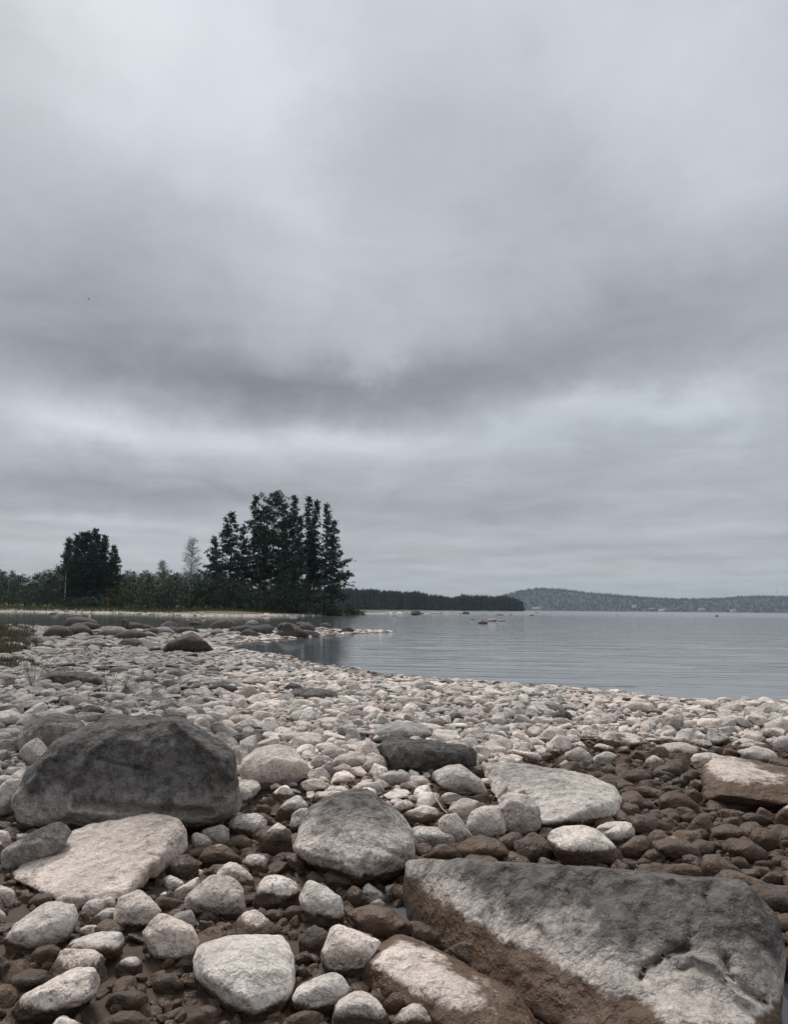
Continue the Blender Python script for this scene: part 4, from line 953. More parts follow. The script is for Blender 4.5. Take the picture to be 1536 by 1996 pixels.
def scatter_object(name, pos, rot, scl, pid, tone, wet, dark, pros, mats, label, cat):
    n = len(pos); me = bpy.data.meshes.new(name+'_points'); me.vertices.add(n); me.vertices.foreach_set('co', np.asarray(pos, np.float32).ravel())
    def at(nm, typ, arr, key):
        a = me.attributes.new(nm, typ, 'POINT'); a.data.foreach_set(key, np.ascontiguousarray(arr).ravel())
    at('rot', 'FLOAT_VECTOR', rot.astype(np.float32), 'vector'); at('scl', 'FLOAT_VECTOR', scl.astype(np.float32), 'vector')
    at('pid', 'INT', pid.astype(np.int32), 'value')
    for nm, a in (('tone', tone), ('wet_z', wet), ('dark_z', dark)): at(nm, 'FLOAT', a.astype(np.float32), 'value')
    o = bpy.data.objects.new(name, me); C.objects.link(o)
    ng = bpy.data.node_groups.new(name, 'GeometryNodeTree')
    ng.interface.new_socket('Geometry', in_out='INPUT', socket_type='NodeSocketGeometry'); ng.interface.new_socket('Geometry', in_out='OUTPUT', socket_type='NodeSocketGeometry')
    N = ng.nodes; L = ng.links
    gi = N.new('NodeGroupInput'); go = N.new('NodeGroupOutput')
    g2i = N.new('GeometryNodeGeometryToInstance')
    for m in reversed(pros):      # links to a multi-input are stacked in reverse; the order itself does not matter
        po = bpy.data.objects.new(m.name, m)
        oi = N.new('GeometryNodeObjectInfo'); oi.inputs['Object'].default_value = po
        L.new(oi.outputs['Geometry'], g2i.inputs[0]) if False else None
        gg = N.new('GeometryNodeGeometryToInstance'); L.new(oi.outputs['Geometry'], gg.inputs[0])
        if 'jn' not in locals(): jn = N.new('GeometryNodeJoinGeometry')
        L.new(gg.outputs[0], jn.inputs[0])
    iop = N.new('GeometryNodeInstanceOnPoints'); iop.inputs['Pick Instance'].default_value = True
    def na(nm, t):
        a = N.new('GeometryNodeInputNamedAttribute'); a.data_type = t; a.inputs[0].default_value = nm; return a.outputs[0]
    L.new(gi.outputs[0], iop.inputs['Points']); L.new(jn.outputs[0], iop.inputs['Instance'])
    L.new(na('pid', 'INT'), iop.inputs['Instance Index'])
    e2r = N.new('FunctionNodeEulerToRotation'); L.new(na('rot', 'FLOAT_VECTOR'), e2r.inputs[0]); L.new(e2r.outputs[0], iop.inputs['Rotation'])
    L.new(na('scl', 'FLOAT_VECTOR'), iop.inputs['Scale']); L.new(iop.outputs[0], go.inputs[0])
    N.remove(g2i)
    md = o.modifiers.new('scatter', 'NODES'); md.node_group = ng
    return tag(o, label, cat, kind='stuff')
scatter_object('pebbles', POS[rest], ROT[rest], SZ[rest], PID[rest], tone_[rest], wet_[rest], dark_[rest], PRO, None,
               'dense cover of small pale and grey cobbles over the whole beach', 'pebbles')
g2, b2, t2, w2_, d2 = props(gv)
ng_ = len(gv)
scatter_object('gravel', np.stack([gv[:, 1], gv[:, 2], g2+gv[:, 0]*.2], 1), np.stack([rng.normal(0, .4, ng_), rng.normal(0, .4, ng_), rng.uniform(0, 6.28, ng_)], 1),
               gv[:, :1]*rng.uniform(.7, 1.3, (ng_, 3)), rng.integers(0, 6, ng_), t2*.8, np.where(w2_ > 0, w2_+.02, w2_), np.full(ng_, 9.), PRO[:6], None,
               'fine brown and pale gravel between the larger stones', 'gravel')
# far stones along the island shore and the stone bar
fs = []
for i in range(len(isl)-9+2):
    x0, y0 = isl[i]; x1, y1 = isl[i+1]
    L_ = math.hypot(x1-x0, y1-y0)
    for k in range(int(L_*6)):
        t = random.random(); off = random.random()**1.3*2.0-.4
        fs.append((math.exp(random.gauss(math.log(.12), .5)), x0+(x1-x0)*t, y0+(y1-y0)*t+off))
a0 = tip; a1 = tuple(PZ(905, 1196.6)[:2])
for k in range(170):
    t = random.random()**1.4; fs.append((math.exp(random.gauss(math.log(.25), .5)), a0[0]+(a1[0]-a0[0])*t, a0[1]+(a1[1]-a0[1])*t+random.gauss(0, 1.2)))
fs = np.array(fs); nf = len(fs)
fg = np.maximum(ground(fs[:, 1], fs[:, 2]), -.06)
scatter_object('pebbles', np.stack([fs[:, 1], fs[:, 2], fg+fs[:, 0]*.15], 1), np.stack([rng.normal(0, .2, nf), rng.normal(0, .2, nf), rng.uniform(0, 6.28, nf)], 1),
               fs[:, :1]*rng.uniform(.7, 1.2, (nf, 3)), rng.integers(0, 20, nf), np.where(rng.random(nf) < .75, .8, .3), np.full(nf, -1.), np.full(nf, 9.), PRO, None,
               'pale stones lining the far shore below the trees', 'pebbles')

# ------------------------------------------------------------------ labels for the traced and the loose stones
LMS = [(r['px'], r['py'], r['lm'], r['w']) for r in REC if r['lm']]
def describe(r):
    size = 'large' if r['w'] > 95 else 'medium' if r['w'] > 55 else 'small' if r['w'] > 32 else 'tiny'
    if r['wet']: col = 'brown wet'
    elif r['o']['wet_z'] > .07 and r['tone'] > .6: col = 'brown pale-topped'
    elif r['tone'] > .76: col = 'cream'
    elif r['tone'] > .62: col = 'pale'
    elif r['tone'] > .42: col = 'grey'
    else: col = 'dark grey'
    best = min(LMS, key=lambda l: math.hypot(r['px']-l[0], (r['py']-l[1])*1.5)-l[3]*.25)
    dx, dy = r['px']-best[0], r['py']-best[1]; a = math.degrees(math.atan2(dy, dx))
    names = ['right of', 'below and right of', 'below', 'below and left of', 'left of', 'above and left of', 'above', 'above and right of']
    rel = names[int(((a+360+22.5) % 360)//45)]
    return size, col, rel, best[2], math.hypot(dx, dy)
ORD = ['nearest', 'second nearest', 'third nearest', 'fourth nearest', 'fifth nearest', 'sixth nearest', 'seventh nearest', 'eighth nearest', 'ninth nearest', 'tenth nearest',
       'eleventh nearest', 'twelfth nearest', 'thirteenth nearest', 'fourteenth nearest', 'fifteenth nearest', 'sixteenth nearest', 'seventeenth nearest', 'eighteenth nearest', 'nineteenth nearest', 'twentieth nearest']
bk = {}
for r in REC:
    if r['label']: continue
    s_, c_, rel, lm, dist = describe(r); kind = r['o'].name.split('.')[0]
    bk.setdefault((s_, c_, rel, lm, kind), []).append((dist, id(r), r))
for (s_, c_, rel, lm, kind), l in bk.items():
    l.sort(key=lambda t: (t[0], t[1]))
    for i, (_, _, r) in enumerate(l):
        pre = '' if len(l) == 1 else (ORD[i] if i < len(ORD) else 'farthest')+' to it: '
        r['o']['label'] = (f'{s_} {c_} {kind} {rel} the {lm}' if len(l) == 1 else f'{s_} {c_} {kind}, {ORD[min(i, 19)]} {rel} the {lm}')

# ------------------------------------------------------------------ trees
class MB:
    def __init__(s): s.v = []; s.f = []
    def tube(s, pts, rads, n=5):
        base = len(s.v); prev = None
        for i, p in enumerate(pts):
            p = Vector(p); d = (Vector(pts[min(i+1, len(pts)-1)])-Vector(pts[max(i-1, 0)]))
            if d.length < 1e-6: d = Vector((0, 0, 1))
            d.normalize(); u = d.cross(Vector((0, 0, 1)) if abs(d.z) < .9 else Vector((1, 0, 0))).normalized(); w_ = d.cross(u)
            for k in range(n):
                a = 2*math.pi*k/n; s.v.append(p+(u*math.cos(a)+w_*math.sin(a))*rads[i])
        for i in range(len(pts)-1):
            for k in range(n):
                a = base+i*n+k; b = base+i*n+(k+1) % n; s.f.append((a, b, b+n, a+n))
    def tuft(s, c, r, n, size, rnd, flat=.6, up=.0):
        for _ in range(n):
            p = Vector(c)+Vector((rnd.gauss(0, r), rnd.gauss(0, r), rnd.gauss(0, r*flat)))
            d = Vector((rnd.gauss(0, 1), rnd.gauss(0, 1), rnd.gauss(0, .7)+up)).normalized()
            e = d.cross(Vector((rnd.gauss(0, 1), rnd.gauss(0, 1), rnd.gauss(0, 1)))).normalized()
            L = size*rnd.uniform(.6, 1.3); b = len(s.v)
            s.v += [p-e*L*.3, p+d*L, p+e*L*.3]; s.f.append((b, b+1, b+2))
    def build(s, name, mat, parent=None, smooth=False): return link(name, mesh(name, s.v, s.f), mat, parent, smooth)
def pine(x, y, H, W, cb, seed, label, group, name='pine_tree', lean=0, bark=BARK, leaf=NEEDLE, shape='pine', dens=1.0, side=0, parent_only=False, tw=.16, dead=8):
    rnd = random.Random(seed); z0 = gz(x, y)-.1; cb *= .72
    root = empty(name, (x, y, z0)); tag(root, label, 'tree', group)
    tr = MB(); cr = MB()
    def ax(t): return Vector((lean*t*t+.12*math.sin(seed+t*5)*t, .1*math.cos(seed*2+t*4)*t, t*H))
    tr.tube([ax(i/9) for i in range(10)], [tw*(1-.93*(i/9)) + (.07 if i == 0 else 0) for i in range(10)], 6)
    nb = int((84 if shape == 'pine' else 100)*dens*(1-cb)*H/13); W *= 1.34
    for i in range(nb):
        t = (i+rnd.random())/nb; h = cb+(1-cb)*t
        if shape == 'pine': prof = (1-t)**.62*(.55+.45*math.sin(math.pi*min(1, t*1.5+.2))); el_ = -.12+.75*t
        elif shape == 'round': prof = math.sin(math.pi*(.12+.86*t))**.8; el_ = .1+.5*t
        else: prof = (1-t)**.85; el_ = -.28+.35*t
        a = rnd.uniform(0, 2*math.pi); L = W*prof*rnd.choice((rnd.uniform(.35, .8), rnd.uniform(.7, 1.25)))+.2
        L *= 1+side*math.cos(a)
        base = ax(h); dirv_ = Vector((math.cos(a), math.sin(a), el_+rnd.uniform(-.15, .15)))
        pts = [base+dirv_*L*q_+Vector((0, 0, (.16*L*q_*q_))) for q_ in (0, .35, .7, 1)]
        tr.tube(pts, [.045*(1-h*.6), .03, .018, .008], 3)
        nt = max(3, int(L*6.0*dens))
        for k in range(nt):
            q_ = .30+.70*(k+rnd.random())/nt; sp = L*.26*rnd.gauss(0, 1)
            c = base+dirv_*L*q_+Vector((-math.sin(a)*sp, math.cos(a)*sp, .16*L*q_*q_))
            cr.tuft(c+Vector((0, 0, rnd.gauss(0, .12))), .16, 14, .25, rnd, .5, .6)
    for k in range(dead):
        h = cb*rnd.uniform(.35, 1); a = rnd.uniform(0, 6.28); L = rnd.uniform(.5, 1.5); b0 = ax(h)
        tr.tube([b0, b0+Vector((math.cos(a), math.sin(a), -.1))*L*.6, b0+Vector((math.cos(a), math.sin(a), -.25))*L], [.03, .02, .006], 3)
    cr.tuft(ax(1), .2, 24, .3, rnd, .9, .8)
    tr.build('trunk', bark, root, True); cr.build('crown', leaf, root)
    return root
def at_px(px, Y): d = ray(px, 1188); return d.x/d.y*Y
def topH(px, py, Y): p = P(px, py, Y); return p.z-gz(p.x, Y)+.1
PG = 'tall pines of the right-hand clump'
for px, top, Y, W, cb, shp, lean, side, bk_, lab in [
    (447, 1000, 103, 3.3, .16, 'spruce', -.3, -.25, BARK, 'conical pine at the left end of the tall clump, boughs reaching low'),
    (418, 1052, 106, 1.9, .10, 'pine', -.2, -.3, BARK, 'lower leaning pine outside the conical one, leftmost of the tall clump'),
    (468, 1030, 108, 1.8, .15, 'pine', 0, 0, BARK, 'short dark pine filling the gap right of the conical pine'),
    (489, 970, 104, 1.9, .30, 'pine', .2, 0, BARK, 'tall slim pine right of the conical one, second high top from the left'),
    (503, 1000, 109, 1.6, .38, 'pine', 0, 0, BARK, 'slim pine half hidden between the two left high tops'),
    (528, 965, 103, 2.4, .42, 'round', 0, 0, BARKR, 'broad-headed pine with a bare reddish trunk, highest top of the clump'),
    (548, 985, 108, 1.8, .30, 'pine', 0, 0, BARK, 'dark pine right behind the broad-headed one'),
    (566, 970, 105, 2.2, .26, 'pine', .1, 0, BARK, 'dense green-topped pine in the middle right of the clump'),
    (580, 1008, 101, 1.7, .18, 'pine', 0, 0, BARK, 'shorter pine standing in front of the middle of the clump'),
    (597, 972, 107, 1.5, .38, 'pine', 0, 0, BARK, 'slim pine with a double pointed top, third high top from the right'),
    (611, 978, 109, 1.4, .35, 'spruce', 0, 0, BARK, 'narrow dark spruce-like tree right of the double top'),
    (632, 986, 106, 1.9, .34, 'pine', .1, .1, BARK, 'open-crowned pine, second high top from the right'),
    (645, 1018, 103, 2.3, .26, 'pine', .3, .22, BARK, 'pine at the right end of the clump with boughs reaching over the water'),
    (515, 1050, 112, 1.6, .18, 'pine', 0, 0, BARK, 'small pine deep inside the clump below the broad-headed one'),
    (604, 1060, 112, 1.6, .2, 'pine', 0, 0, BARK, 'small pine deep inside the clump below the double top'),
    (548, 1075, 100, 1.5, .12, 'spruce', 0, 0, BARK, 'low front tree at the foot of the middle pines'),
    ]:
    x = at_px(px, Y); pine(x, Y, topH(px, top, Y), W, cb, int(px*3+top), lab, PG, lean=lean, side=side, bark=bk_, shape=shp)
LG = 'trees of the left-hand clump'
for px, top, Y, W, cb, shp, leaf, lab in [
    (140, 1048, 132, 1.7, .14, 'pine', NEEDLE, 'round-topped dark tree left of the middle in the left clump'),
    (158, 1040, 136, 2.4, .08, 'round', NEEDLE2, 'dark bushy tree in the left clump, just left of its highest top'),
    (177, 1034, 133, 2.4, .07, 'pine', NEEDLE, 'full dark tree forming the highest top of the left clump'),
    (195, 1046, 136, 2.6, .07, 'pine', NEEDLE2, 'dark tree just right of the highest top in the left clump'),
    (214, 1064, 131, 2.0, .08, 'spruce', NEEDLE, 'conical tree at the right side of the left clump with layered boughs'),
    (168, 1075, 128, 2.6, .05, 'spruce', NEEDLE2, 'low dark spruce in front of the left clump'),
    (150, 1090, 129, 2.3, .05, 'round', NEEDLE, 'low round tree in front of the left clump, beside the white trunk'),
    (198, 1095, 128, 2.3, .04, 'spruce', NEEDLE2, 'low spruce at the right foot of the left clump'),
    ]:
    pine(at_px(px, Y), Y, topH(px, top, Y), W, cb, int(px*5+top), lab, LG, name='dark_tree', leaf=leaf, shape=shp, dens=1.35, dead=2)

def birch(px, top, Y, W, cb, seed, label, leafn, leafmat_, bark=BIRCHB, name='birch_tree', crown_mat=TWIG, nb=70, tw=.11, lsize=.12):
    rnd = random.Random(seed); x = at_px(px, Y); z0 = gz(x, Y)-.1; H = topH(px, top, Y)
    root = empty(name, (x, Y, z0)); tag(root, label, 'tree')
    tr = MB(); tw_ = MB(); lf = MB()
    def ax(t): return Vector((.12*math.sin(seed+t*6)*t, .1*math.cos(seed+t*5)*t, t*H))
    tr.tube([ax(i/9) for i in range(10)], [tw*(1-.93*i/9) for i in range(10)], 6)
    for i in range(nb):
        t = (i+rnd.random())/nb; h = cb+(1-cb)*t; prof = math.sin(math.pi*(.10+.85*t))**.7*(1-.35*t)
        a = rnd.uniform(0, 6.28); L = W*prof*rnd.uniform(.6, 1.1)+.15; b0 = ax(h*.96)
        dv = Vector((math.cos(a), math.sin(a), 1.0)).normalized()
        pts = [b0+dv*L*q_*1.2-Vector((0, 0, .35*L*q_*q_)) for q_ in (0, .4, .75, 1)]
        tw_.tube(pts, [.022, .014, .009, .004], 3)
        for k in range(int(5+L*7)):
            q_ = rnd.uniform(.2, 1); c = b0+dv*L*q_*1.2-Vector((0, 0, .35*L*q_*q_)); d = Vector((rnd.gauss(0, 1), rnd.gauss(0, 1), rnd.gauss(.2, .7))).normalized()
            l2 = rnd.uniform(.25, .6); tw_.tube([c, c+d*l2*.5, c+d*l2-Vector((0, 0, .12*l2))], [.008, .006, .003], 3)
            if leafn: lf.tuft(c+d*l2*.7, .12, leafn, lsize, rnd, .8)
    tr.build('trunk', bark, root, True); cr = tw_.build('crown', crown_mat, root)
    if leafn: lf.build('leaves', leafmat_, cr)
birch(368, 1046, 108, 2.05, .34, 3, 'pale grey nearly leafless birch standing just left of the tall pine clump', 2, BIRCHL, nb=95)
birch(313, 1092, 112, 1.25, .30, 5, 'small grey-green birch with a rounded top between the two clumps', 6, BIRCHL, nb=60)
birch(124, 1047, 127, 1.1, .55, 8, 'slender birch with a long bare white trunk at the left clump', 10, NEEDLE, nb=60, tw=.10, lsize=.18)
birch(330, 1125, 109, 1.3, .12, 11, 'low thin birch between the small birch and the leafless one', 6, BUSH, nb=45, tw=.07)

# background treeline: individual trees
def simple_tree(kind, seed, H=10.):
    rnd = random.Random(seed); tr = MB(); cr = MB()
    tr.tube([(0, 0, 0), (0, 0, H*.5), (.1, 0, H*.95)], [.14, .1, .02], 5)
    for i in range(46):
        t = (i+rnd.random())/46; h = H*(.10+.9*t)
        L = (2.1*(1-t)**.7 if kind == 'spruce' else 2.3*math.sin(math.pi*(.12+.8*t))**.8)*rnd.uniform(.5, 1)
        a = rnd.uniform(0, 6.28)
        cr.tuft((math.cos(a)*L, math.sin(a)*L, h), .38, 26, .34, rnd, .7, .2)
    return mesh('trunk', tr.v, tr.f), mesh('crown', cr.v, cr.f)
KIT = [simple_tree(k, s) for k, s in (('spruce', 1), ('round', 2), ('round', 3), ('spruce', 4), ('round', 5))]
def put_simple(px, top, Y, wid, k, leaf, label, group, name, n):
    x = at_px(px, Y); z0 = gz(x, Y)-.1; H = topH(px, top, Y)
    root = empty(name, (x, Y, z0), random.uniform(0, 6.28)); root.scale = (wid, wid, H/10.3); tag(root, label, 'tree', group)
    for me, nm, mt in ((KIT[k][0], 'trunk', BARK), (KIT[k][1], 'crown', leaf)):
        key = (k, nm, mt.name)
        if key not in CACHE:
            m2 = me.copy(); m2.materials.clear(); m2.materials.append(mt); CACHE[key] = m2
        o = bpy.data.objects.new(nm, CACHE[key]); C.objects.link(o); o.parent = root
CACHE = {}
prof = [(-60, 1112), (0, 1116), (10, 1113), (20, 1122), (35, 1120), (48, 1130), (62, 1124), (78, 1118), (92, 1116), (110, 1106), (235, 1120), (250, 1116), (262, 1122), (275, 1116), (288, 1120), (300, 1118), (330, 1120), (352, 1124), (372, 1118), (390, 1116), (410, 1112)]
def pr(px): return float(np.interp(px, [p[0] for p in prof], [p[1] for p in prof]))
zones = [(-60, 'at the far left edge'), (60, 'left of the left clump'), (105, 'behind the left clump'), (235, 'just right of the left clump'), (300, 'behind the small birch'), (345, 'behind the leafless birch'), (400, 'behind the tall pine clump')]
i = 0; px = -60.
cntz = {}
while px < 440:
    for layer in (0, 1):
        Y = (175 if layer == 0 else 150)+random.uniform(-8, 8)
        top = pr(px)-5+random.uniform(-4, 6)+layer*random.uniform(6, 16)
        zn = [z for a, z in zones if a <= px][-1]
        k = random.randrange(5); tone_w = 'dark' if layer == 0 else 'mid-green'
        key_ = (tone_w, zn); cntz[key_] = cntz.get(key_, 0)+1
        O2 = ['first', 'second', 'third', 'fourth', 'fifth', 'sixth', 'seventh', 'eighth', 'ninth', 'tenth', 'eleventh', 'twelfth', 'thirteenth', 'fourteenth', 'fifteenth', 'sixteenth', 'seventeenth', 'eighteenth', 'nineteenth', 'twentieth']
        lab = f'{tone_w} tree {O2[min(cntz[key_]-1, 19)]} from the left of the low treeline {zn}'
        put_simple(px+random.uniform(-4, 4), top, Y, random.uniform(.75, 1.15), k, NEEDLE2 if layer == 0 else (NEEDLE if random.random() < .5 else BUSH), lab, 'treeline behind the bay '+zn+' '+tone_w, 'background_tree', i); i += 1
    px += 8.5
# shrubs at the water side
def shrub(px, w_, h_, Y, leaf, label, seed, group='shrubs along the far shore'):
    rnd = random.Random(seed); x = at_px(px, Y); z0 = gz(x, Y)-.05
    root = empty('shrub', (x, Y, z0)); tag(root, label, 'shrub', group); st = MB(); cr = MB()
    for k in range(9):
        a = rnd.uniform(0, 6.28); e = Vector((math.cos(a)*w_*.35, math.sin(a)*w_*.35, h_*.8)); st.tube([(0, 0, 0), e*.5, e], [.04, .025, .008], 3)
    for k in range(int(26+w_*7)):
        a = rnd.uniform(0, 6.28); r = math.sqrt(rnd.random())*w_*.5; h = h_*rnd.uniform(.1, 1)*(1-.45*(r/(w_*.5))**2)
        cr.tuft((math.cos(a)*r, math.sin(a)*r, h), .22, 20, .24, rnd, .8, .3)
    st.build('stem', BARK, root); cr.build('foliage', leaf, root)
sh = [(20, 5, 3.0, 128, BUSH, 'wide grey-green shrub at the far left behind the bay'), (48, 5, 4.2, 132, BUSH, 'tall green shrub second from the left behind the bay'), (75, 5, 4.6, 128, NEEDLE, 'dark green shrub third from the left behind the bay'),
      (98, 5, 5.5, 130, BUSH, 'tall green shrub touching the left tree clump'), (130, 3.5, 1.8, 122, NEEDLE, 'low dark shrub right of the white birch trunk'), (155, 4, 2, 121, BUSH, 'low shrub under the left clump'), (185, 4, 2.2, 121, NEEDLE, 'dark low shrub under the right part of the left clump'),
      (228, 4, 4.5, 119, BUSHY, 'yellowish shrub just right of the left clump'), (252, 3.6, 3, 119, BUSH, 'green shrub right of the yellowish one'), (285, 4, 2.6, 112, BUSH, 'low spreading shrub left of the small birch'), (312, 3.4, 4, 110, BUSH, 'green shrub at the foot of the small birch'),
      (340, 4, 4, 108, NEEDLE, 'dark shrub between the birches'), (368, 4, 3.2, 104, BUSH, 'shrub at the foot of the leafless birch'), (392, 4, 4.5, 103, NEEDLE, 'dark shrub at the left foot of the tall pines'),
      (415, 4, 3.6, 98, BUSH, 'green shrub under the leftmost tall pine'), (440, 4, 3, 97, NEEDLE, 'dark shrub under the conical pine'), (465, 4, 3.4, 97, BUSH, 'shrub right of the conical pine foot'), (490, 4, 2.6, 96, NEEDLE, 'dark shrub under the second tall pine'),
      (515, 4, 2.4, 96, BUSH, 'shrub left of the reddish trunk'), (540, 4, 2.8, 97, NEEDLE, 'dark shrub right of the reddish trunk'), (565, 4, 3.2, 98, NEEDLE, 'dark shrub under the middle of the tall clump'), (590, 4, 2.4, 99, BUSH, 'shrub under the double-topped pine'),
      (615, 4, 2.2, 100, NEEDLE, 'dark shrub under the narrow spruce'), (640, 3.6, 1.9, 103, BUSH, 'green shrub at the foot of the rightmost pine'), (657, 2.0, 1.3, 103, BUSHY, 'small yellow-green bush right of the rightmost pine'),
      (678, 3, 1.7, 112, BUSH, 'green bush on the point right of the yellow-green bush'), (695, 2.6, .9, 118, BUSH, 'lowest bush at the tip of the point')]
for k, (px, w_, h_, Y, lf, lab) in enumerate(sh): shrub(px, w_, h_+(1.6 if 390 < px < 640 else 0), Y, lf, lab, 50+k)
# shore grass strip, one mass
def grass_mass(name, pts, h, wdt, mat, label):
    m = MB()
    for x, y, s in pts:
        z = gz_arr.pop(0) if False else None
    return m
def grass(name, xs, ys, hs, wd, mat, label, nb=5):
    gzv = ground(np.array(xs), np.array(ys)); m = MB(); rnd = random.Random(3)
    for x, y, h, z in zip(xs, ys, hs, gzv.tolist()):
        for _ in range(nb):
            a = rnd.uniform(0, 6.28); bx, by = x+rnd.gauss(0, h*.25), y+rnd.gauss(0, h*.25); hh = h*rnd.uniform(.5, 1.15); ln_ = hh*rnd.uniform(.1, .5)
            p0 = Vector((bx, by, z-.02)); p1 = p0+Vector((math.cos(a)*ln_*.4, math.sin(a)*ln_*.4, hh*.65)); p2 = p0+Vector((math.cos(a)*ln_, math.sin(a)*ln_, hh)); e = Vector((-math.sin(a), math.cos(a), 0))*wd
            b = len(m.v); m.v += [p0-e, p0+e, p1+e*.7, p1-e*.7, p2]; m.f += [(b, b+1, b+2, b+3), (b+3, b+2, b+4)]
    o = m.build(name, mat); tag(o, label, 'grass', kind='stuff')
xs, ys, hs = [], [], []
while len(xs) < 5200:
    px = random.uniform(-60, 700); Y = random.uniform(92, 150); x = at_px(px, Y)
    s = float(sdist(np.array([x]), np.array([Y]), isl)[0])
    lo = 1.3 if px < 440 else 2.6
    if lo+random.random() < s < 18: xs.append(x); ys.append(Y); hs.append(random.uniform(.2, .5))
grass('grass', xs, ys, hs, .035, SHOREGRASS, 'dull green grass strip along the far shore below the trees', 4)
# sedge at left
xs, ys, hs = [], [], []
for cxp, cyp, rx, ry, n, h in ((22, 1232, 34, 10, 90, .30), (8, 1250, 34, 16, 150, .32), (40, 1246, 34, 14, 70, .20), (20, 1286, 46, 9, 130, .16), (2, 1236, 26, 10, 90, .28), (70, 1290, 22, 4, 50, .10), (120, 1264, 80, 4, 90, .07), (185, 1232, 12, 3, 12, .09)):
    for _ in range(n):
        a = random.uniform(0, 6.28); r = math.sqrt(random.random()); q_ = PZ(cxp+math.cos(a)*r*rx, cyp+math.sin(a)*r*ry, .15)
        xs.append(q_.x); ys.append(q_.y); hs.append(h*random.uniform(.5, 1.1)*(q_.y/16))
grass('sedge', xs, ys, hs, .006, GRASS, 'olive brown sedge tufts among stones at the left edge of the beach', 14)
# dead weeds and twigs
def weed(px, py, h, seed, label, n=9):
    rnd = random.Random(seed); p = PZ(px, py, .1); p.z = gz(p.x, p.y); m = MB()
    for k in range(n):
        a = rnd.uniform(0, 6.28); l = h*rnd.uniform(.5, 1); t_ = rnd.uniform(.25, .8)
        e = Vector((math.cos(a)*t_*l, math.sin(a)*t_*l, l)); m.tube([p, p+e*.5+Vector((0, 0, .03)), p+e], [.004, .003, .0015], 3)
        for q_ in (.5, .7, .85):
            f_ = p+e*q_; d = Vector((rnd.gauss(0, .4), rnd.gauss(0, .4), .6))*l*.2; m.tube([f_, f_+d], [.002, .001], 3)
    o = m.build('dead_weed', TWIG); tag(o, label, 'weed', 'dead weeds standing between the stones')
weed(62, 1348, .38, 1, 'leafless branching weed beside the left end of the long black rock', 14)
weed(210, 1362, .30, 2, 'thin upright dry stalk right of the long black rock', 5)
weed(243, 1350, .18, 4, 'tiny dry weed farther right of the thin upright stalk', 4)
def stick(pts, r, label, mat=DRY, name='twig'):
    m = MB(); m.tube(pts, [r*(1-.5*i/(len(pts)-1)) for i in range(len(pts))], 5); tag(m.build(name, mat, None, True), label, 'twig')
stick([P(845, 1546, 3.10), P(852, 1560, 3.02), P(862, 1576, 2.95), P(874, 1587, 2.90)], .0035, 'thin pale bent twig lying over stones left of the flat-topped boulder')
stick([P(876, 1588, 2.90), P(895, 1606, 2.82), P(912, 1620, 2.76), P(922, 1631, 2.70)], .0025, 'thin dark twig running down between two pale stones')

# ------------------------------------------------------------------ wooded point and houses across the lake
V = []; F = []
tops = [(440, 1146), (690, 1146), (740, 1151), (790, 1152), (830, 1156), (850, 1160), (870, 1161), (890, 1164), (900, 1160), (960, 1160), (985, 1163), (1005, 1166), (1019, 1171)]
for k in range(2600):
    px = random.uniform(440, 1020) if random.random() < .75 else random.uniform(680, 1020)
    Yf = float(np.interp(px, [440, 700, 850, 960, 1019], [648, 628, 648, 698, 730])); dp = random.random()**1.4
    Y = Yf+dp*130; x = at_px(px, Y); top = float(np.interp(px, [t[0] for t in tops], [t[1] for t in tops]))
    H = topH(px, top+random.choice((random.uniform(-4, 1), random.uniform(-1, 6)))+(1-dp)*3+2.2*math.sin(px*.11)*math.sin(px*.037), Y); z0 = gz(x, Y)
    if H < 4: continue
    r = random.uniform(1.2, 2.6); n0 = len(V); m_ = MB(); rnd = random
    lev = 4
    for l in range(lev):
        zb = z0+H*(.12+.82*l/lev); rr = r*(1-.75*l/lev)*random.uniform(.7, 1.2); b = len(V); zt = zb+H*.34
        for q_ in range(5):
            a = q_*1.2566+random.uniform(-.3, .3); V.append((x+rr*math.cos(a), Y+rr*math.sin(a), zb+random.uniform(-.6, .6)))
        V.append((x+random.uniform(-.2, .2), Y, min(zt, z0+H)))
        for q_ in range(5): F.append((b+q_, b+(q_+1) % 5, b+5))
    b = len(V); V += [(x-.2, Y, z0), (x+.2, Y, z0), (x, Y, z0+H*.8)]; F.append((b, b+1, b+2))
tag(link('forest', mesh('point_forest', V, F), NEEDLE2, smooth=False), 'dark conifer forest on the low wooded point across the bay', 'forest', kind='stuff')
wallm = {}
def plain(name, c, rough=.8):
    m, t, b = newmat(name); pos = t.add('ShaderNodeNewGeometry').outputs['Position']
    n = t.noise(pos, .7, 3); t.put(b.inputs['Base Color'], t.mix(n, tuple(a*.85 for a in c)+(1,), tuple(min(1, a*1.1) for a in c)+(1,))); b.inputs['Roughness'].default_value = rough; return m
WW, WY, WR, RF, RL = plain('white_paint', (.5, .5, .48)), plain('yellow_paint', (.3, .26, .17)), plain('red_paint', (.14, .045, .04)), plain('dark_roof', (.06, .06, .065)), plain('light_roof', (.22, .23, .24))
GLS = plain('window_glass', (.04, .05, .06), .1)
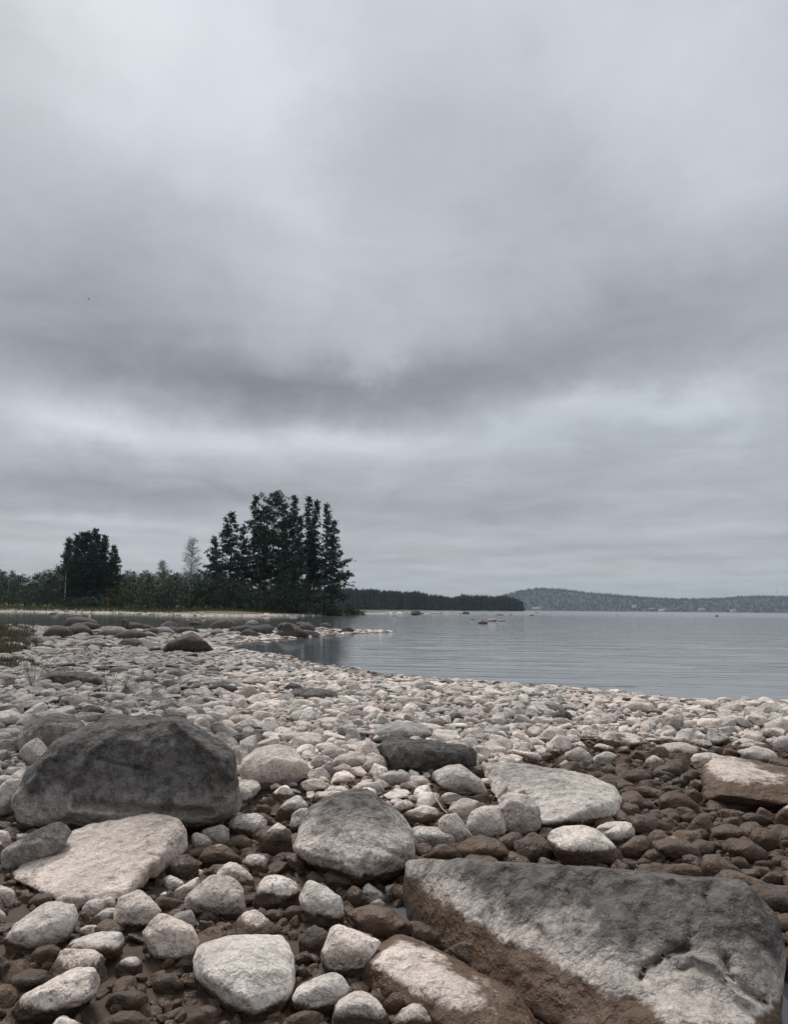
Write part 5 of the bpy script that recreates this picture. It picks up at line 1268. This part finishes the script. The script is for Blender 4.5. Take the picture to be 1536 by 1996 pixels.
def house(px, Y, wl, hh, wm_, rm, label, z=3.):
    x = at_px(px, Y); root = empty('house', (x, Y, z)); tag(root, label, 'house', 'houses on the far shore')
    D = wl*.6; a, b = wl/2, D/2
    v = [(-a, -b, -3), (a, -b, -3), (a, b, -3), (-a, b, -3), (-a, -b, hh), (a, -b, hh), (a, b, hh), (-a, b, hh), (-a, 0, hh+D*.35), (a, 0, hh+D*.35)]
    link('wall', mesh('wall', v, [(0, 1, 5, 4), (1, 2, 6, 9, 5), (2, 3, 7, 6), (3, 0, 4, 8, 7)]), wm_, root, False)
    v = [(-a-.5, -b-.5, hh-.25), (a+.5, -b-.5, hh-.25), (a+.5, 0, hh+D*.35+.15), (-a-.5, 0, hh+D*.35+.15), (a+.5, b+.5, hh-.25), (-a-.5, b+.5, hh-.25)]
    link('roof', mesh('roof', v, [(0, 1, 2, 3), (3, 2, 4, 5)]), rm, root, False)
    for k in range(3):
        xx = -a+wl*(k+.5)/3; link('window', mesh('window', [(xx-.6, -b-.03, 1), (xx+.6, -b-.03, 1), (xx+.6, -b-.03, 2.4), (xx-.6, -b-.03, 2.4)], [(0, 1, 2, 3)]), GLS, root, False)
for px, Y, wl, hh, wm_, rm, z, lab in [
    (1237, 2890, 16, 6, WW, RL, 18, 'pale house with a light roof high on the far shore, above the others'),
    (1258, 2850, 14, 5, WY, RF, 4, 'yellowish house on the far shore, left of the white boathouse'),
    (1270, 2860, 20, 5, WR, RL, 6, 'low red house with a light roof on the far shore'),
    (1289, 2800, 16, 5, WW, WW, 1, 'bright white boathouse at the water on the far shore'),
    (1296, 2880, 12, 6, WW, RF, 9, 'small white house above the boathouse'),
    (1316, 2860, 26, 5, WR, RF, 5, 'long dark red building right of the boathouse'),
    (1368, 2870, 24, 5, WY, RL, 6, 'long pale house halfway along the right part of the far shore'),
    (1430, 2860, 18, 5, WW, RL, 5, 'small pale house farther right on the far shore'),
    (1451, 2870, 18, 5, WR, RF, 6, 'rightmost dark red house on the far shore'),
    (1046, 2860, 30, 4, WY, RL, 4, 'low pale building on the far shore just right of the wooded point')]:
    house(px, Y, wl, hh, wm_, rm, lab, z)
mst = MB(); p0 = P(1515, 1163, 3700); p1 = P(1515, 1146, 3700); mst.tube([p0-Vector((0, 0, 20)), p1], [1.0, .5], 5)
for k in range(5):
    zc = p0.z+(p1.z-p0.z)*k/5; mst.tube([(p0.x-1.6, 3700, zc), (p0.x+1.6, 3700, zc)], [.3, .3], 3)
tag(mst.build('radio_mast', plain('grey_steel', (.3, .3, .32))), 'thin radio mast on the hill crest at the far right', 'mast')
# a bird high over the bay
bd = empty('bird', P(172, 583, 130)); tag(bd, 'tiny dark bird flying high above the left clump of trees', 'bird')
b_ = MB(); b_.tube([(-.22, 0, 0), (-.1, 0, .02), (.05, 0, .02), (.16, 0, .03), (.2, 0, .02)], [.01, .05, .055, .035, .01], 8); b_.build('body', BARK, bd, True)
for s_ in (-1, 1):
    link('wing', mesh('wing', [(-.06, 0, .03), (.08, 0, .03), (.05, s_*.22, .10), (-.07, s_*.2, .10), (-.06, s_*.42, .05), (-.1, s_*.40, .045)], [(0, 1, 2, 3), (3, 2, 4, 5)]), BARK, bd, False)
bd.rotation_euler = (0, 0, .6)

# ------------------------------------------------------------------ haze
hb = 5600.
v = [(sx*hb, sy*hb, z) for z in (-4, 190) for sx, sy in ((-1, -1), (1, -1), (1, 1), (-1, 1))]
hz = mesh('haze', v, [(3, 2, 1, 0), (4, 5, 6, 7), (0, 1, 5, 4), (1, 2, 6, 5), (2, 3, 7, 6), (3, 0, 4, 7)])
hm = bpy.data.materials.new('haze'); hm.use_nodes = True; t = NT(hm.node_tree); t.n.clear()
o_ = t.add('ShaderNodeOutputMaterial'); pv = t.add('ShaderNodeVolumePrincipled'); pv.inputs['Color'].default_value = (.74, .87, 1, 1); pv.inputs['Density'].default_value = .00008
t.l.new(pv.outputs[0], o_.inputs['Volume'])
hzo = link('haze', hz, hm, None, False); tag(hzo, 'thin pale haze over the whole lake', 'haze', kind='stuff')
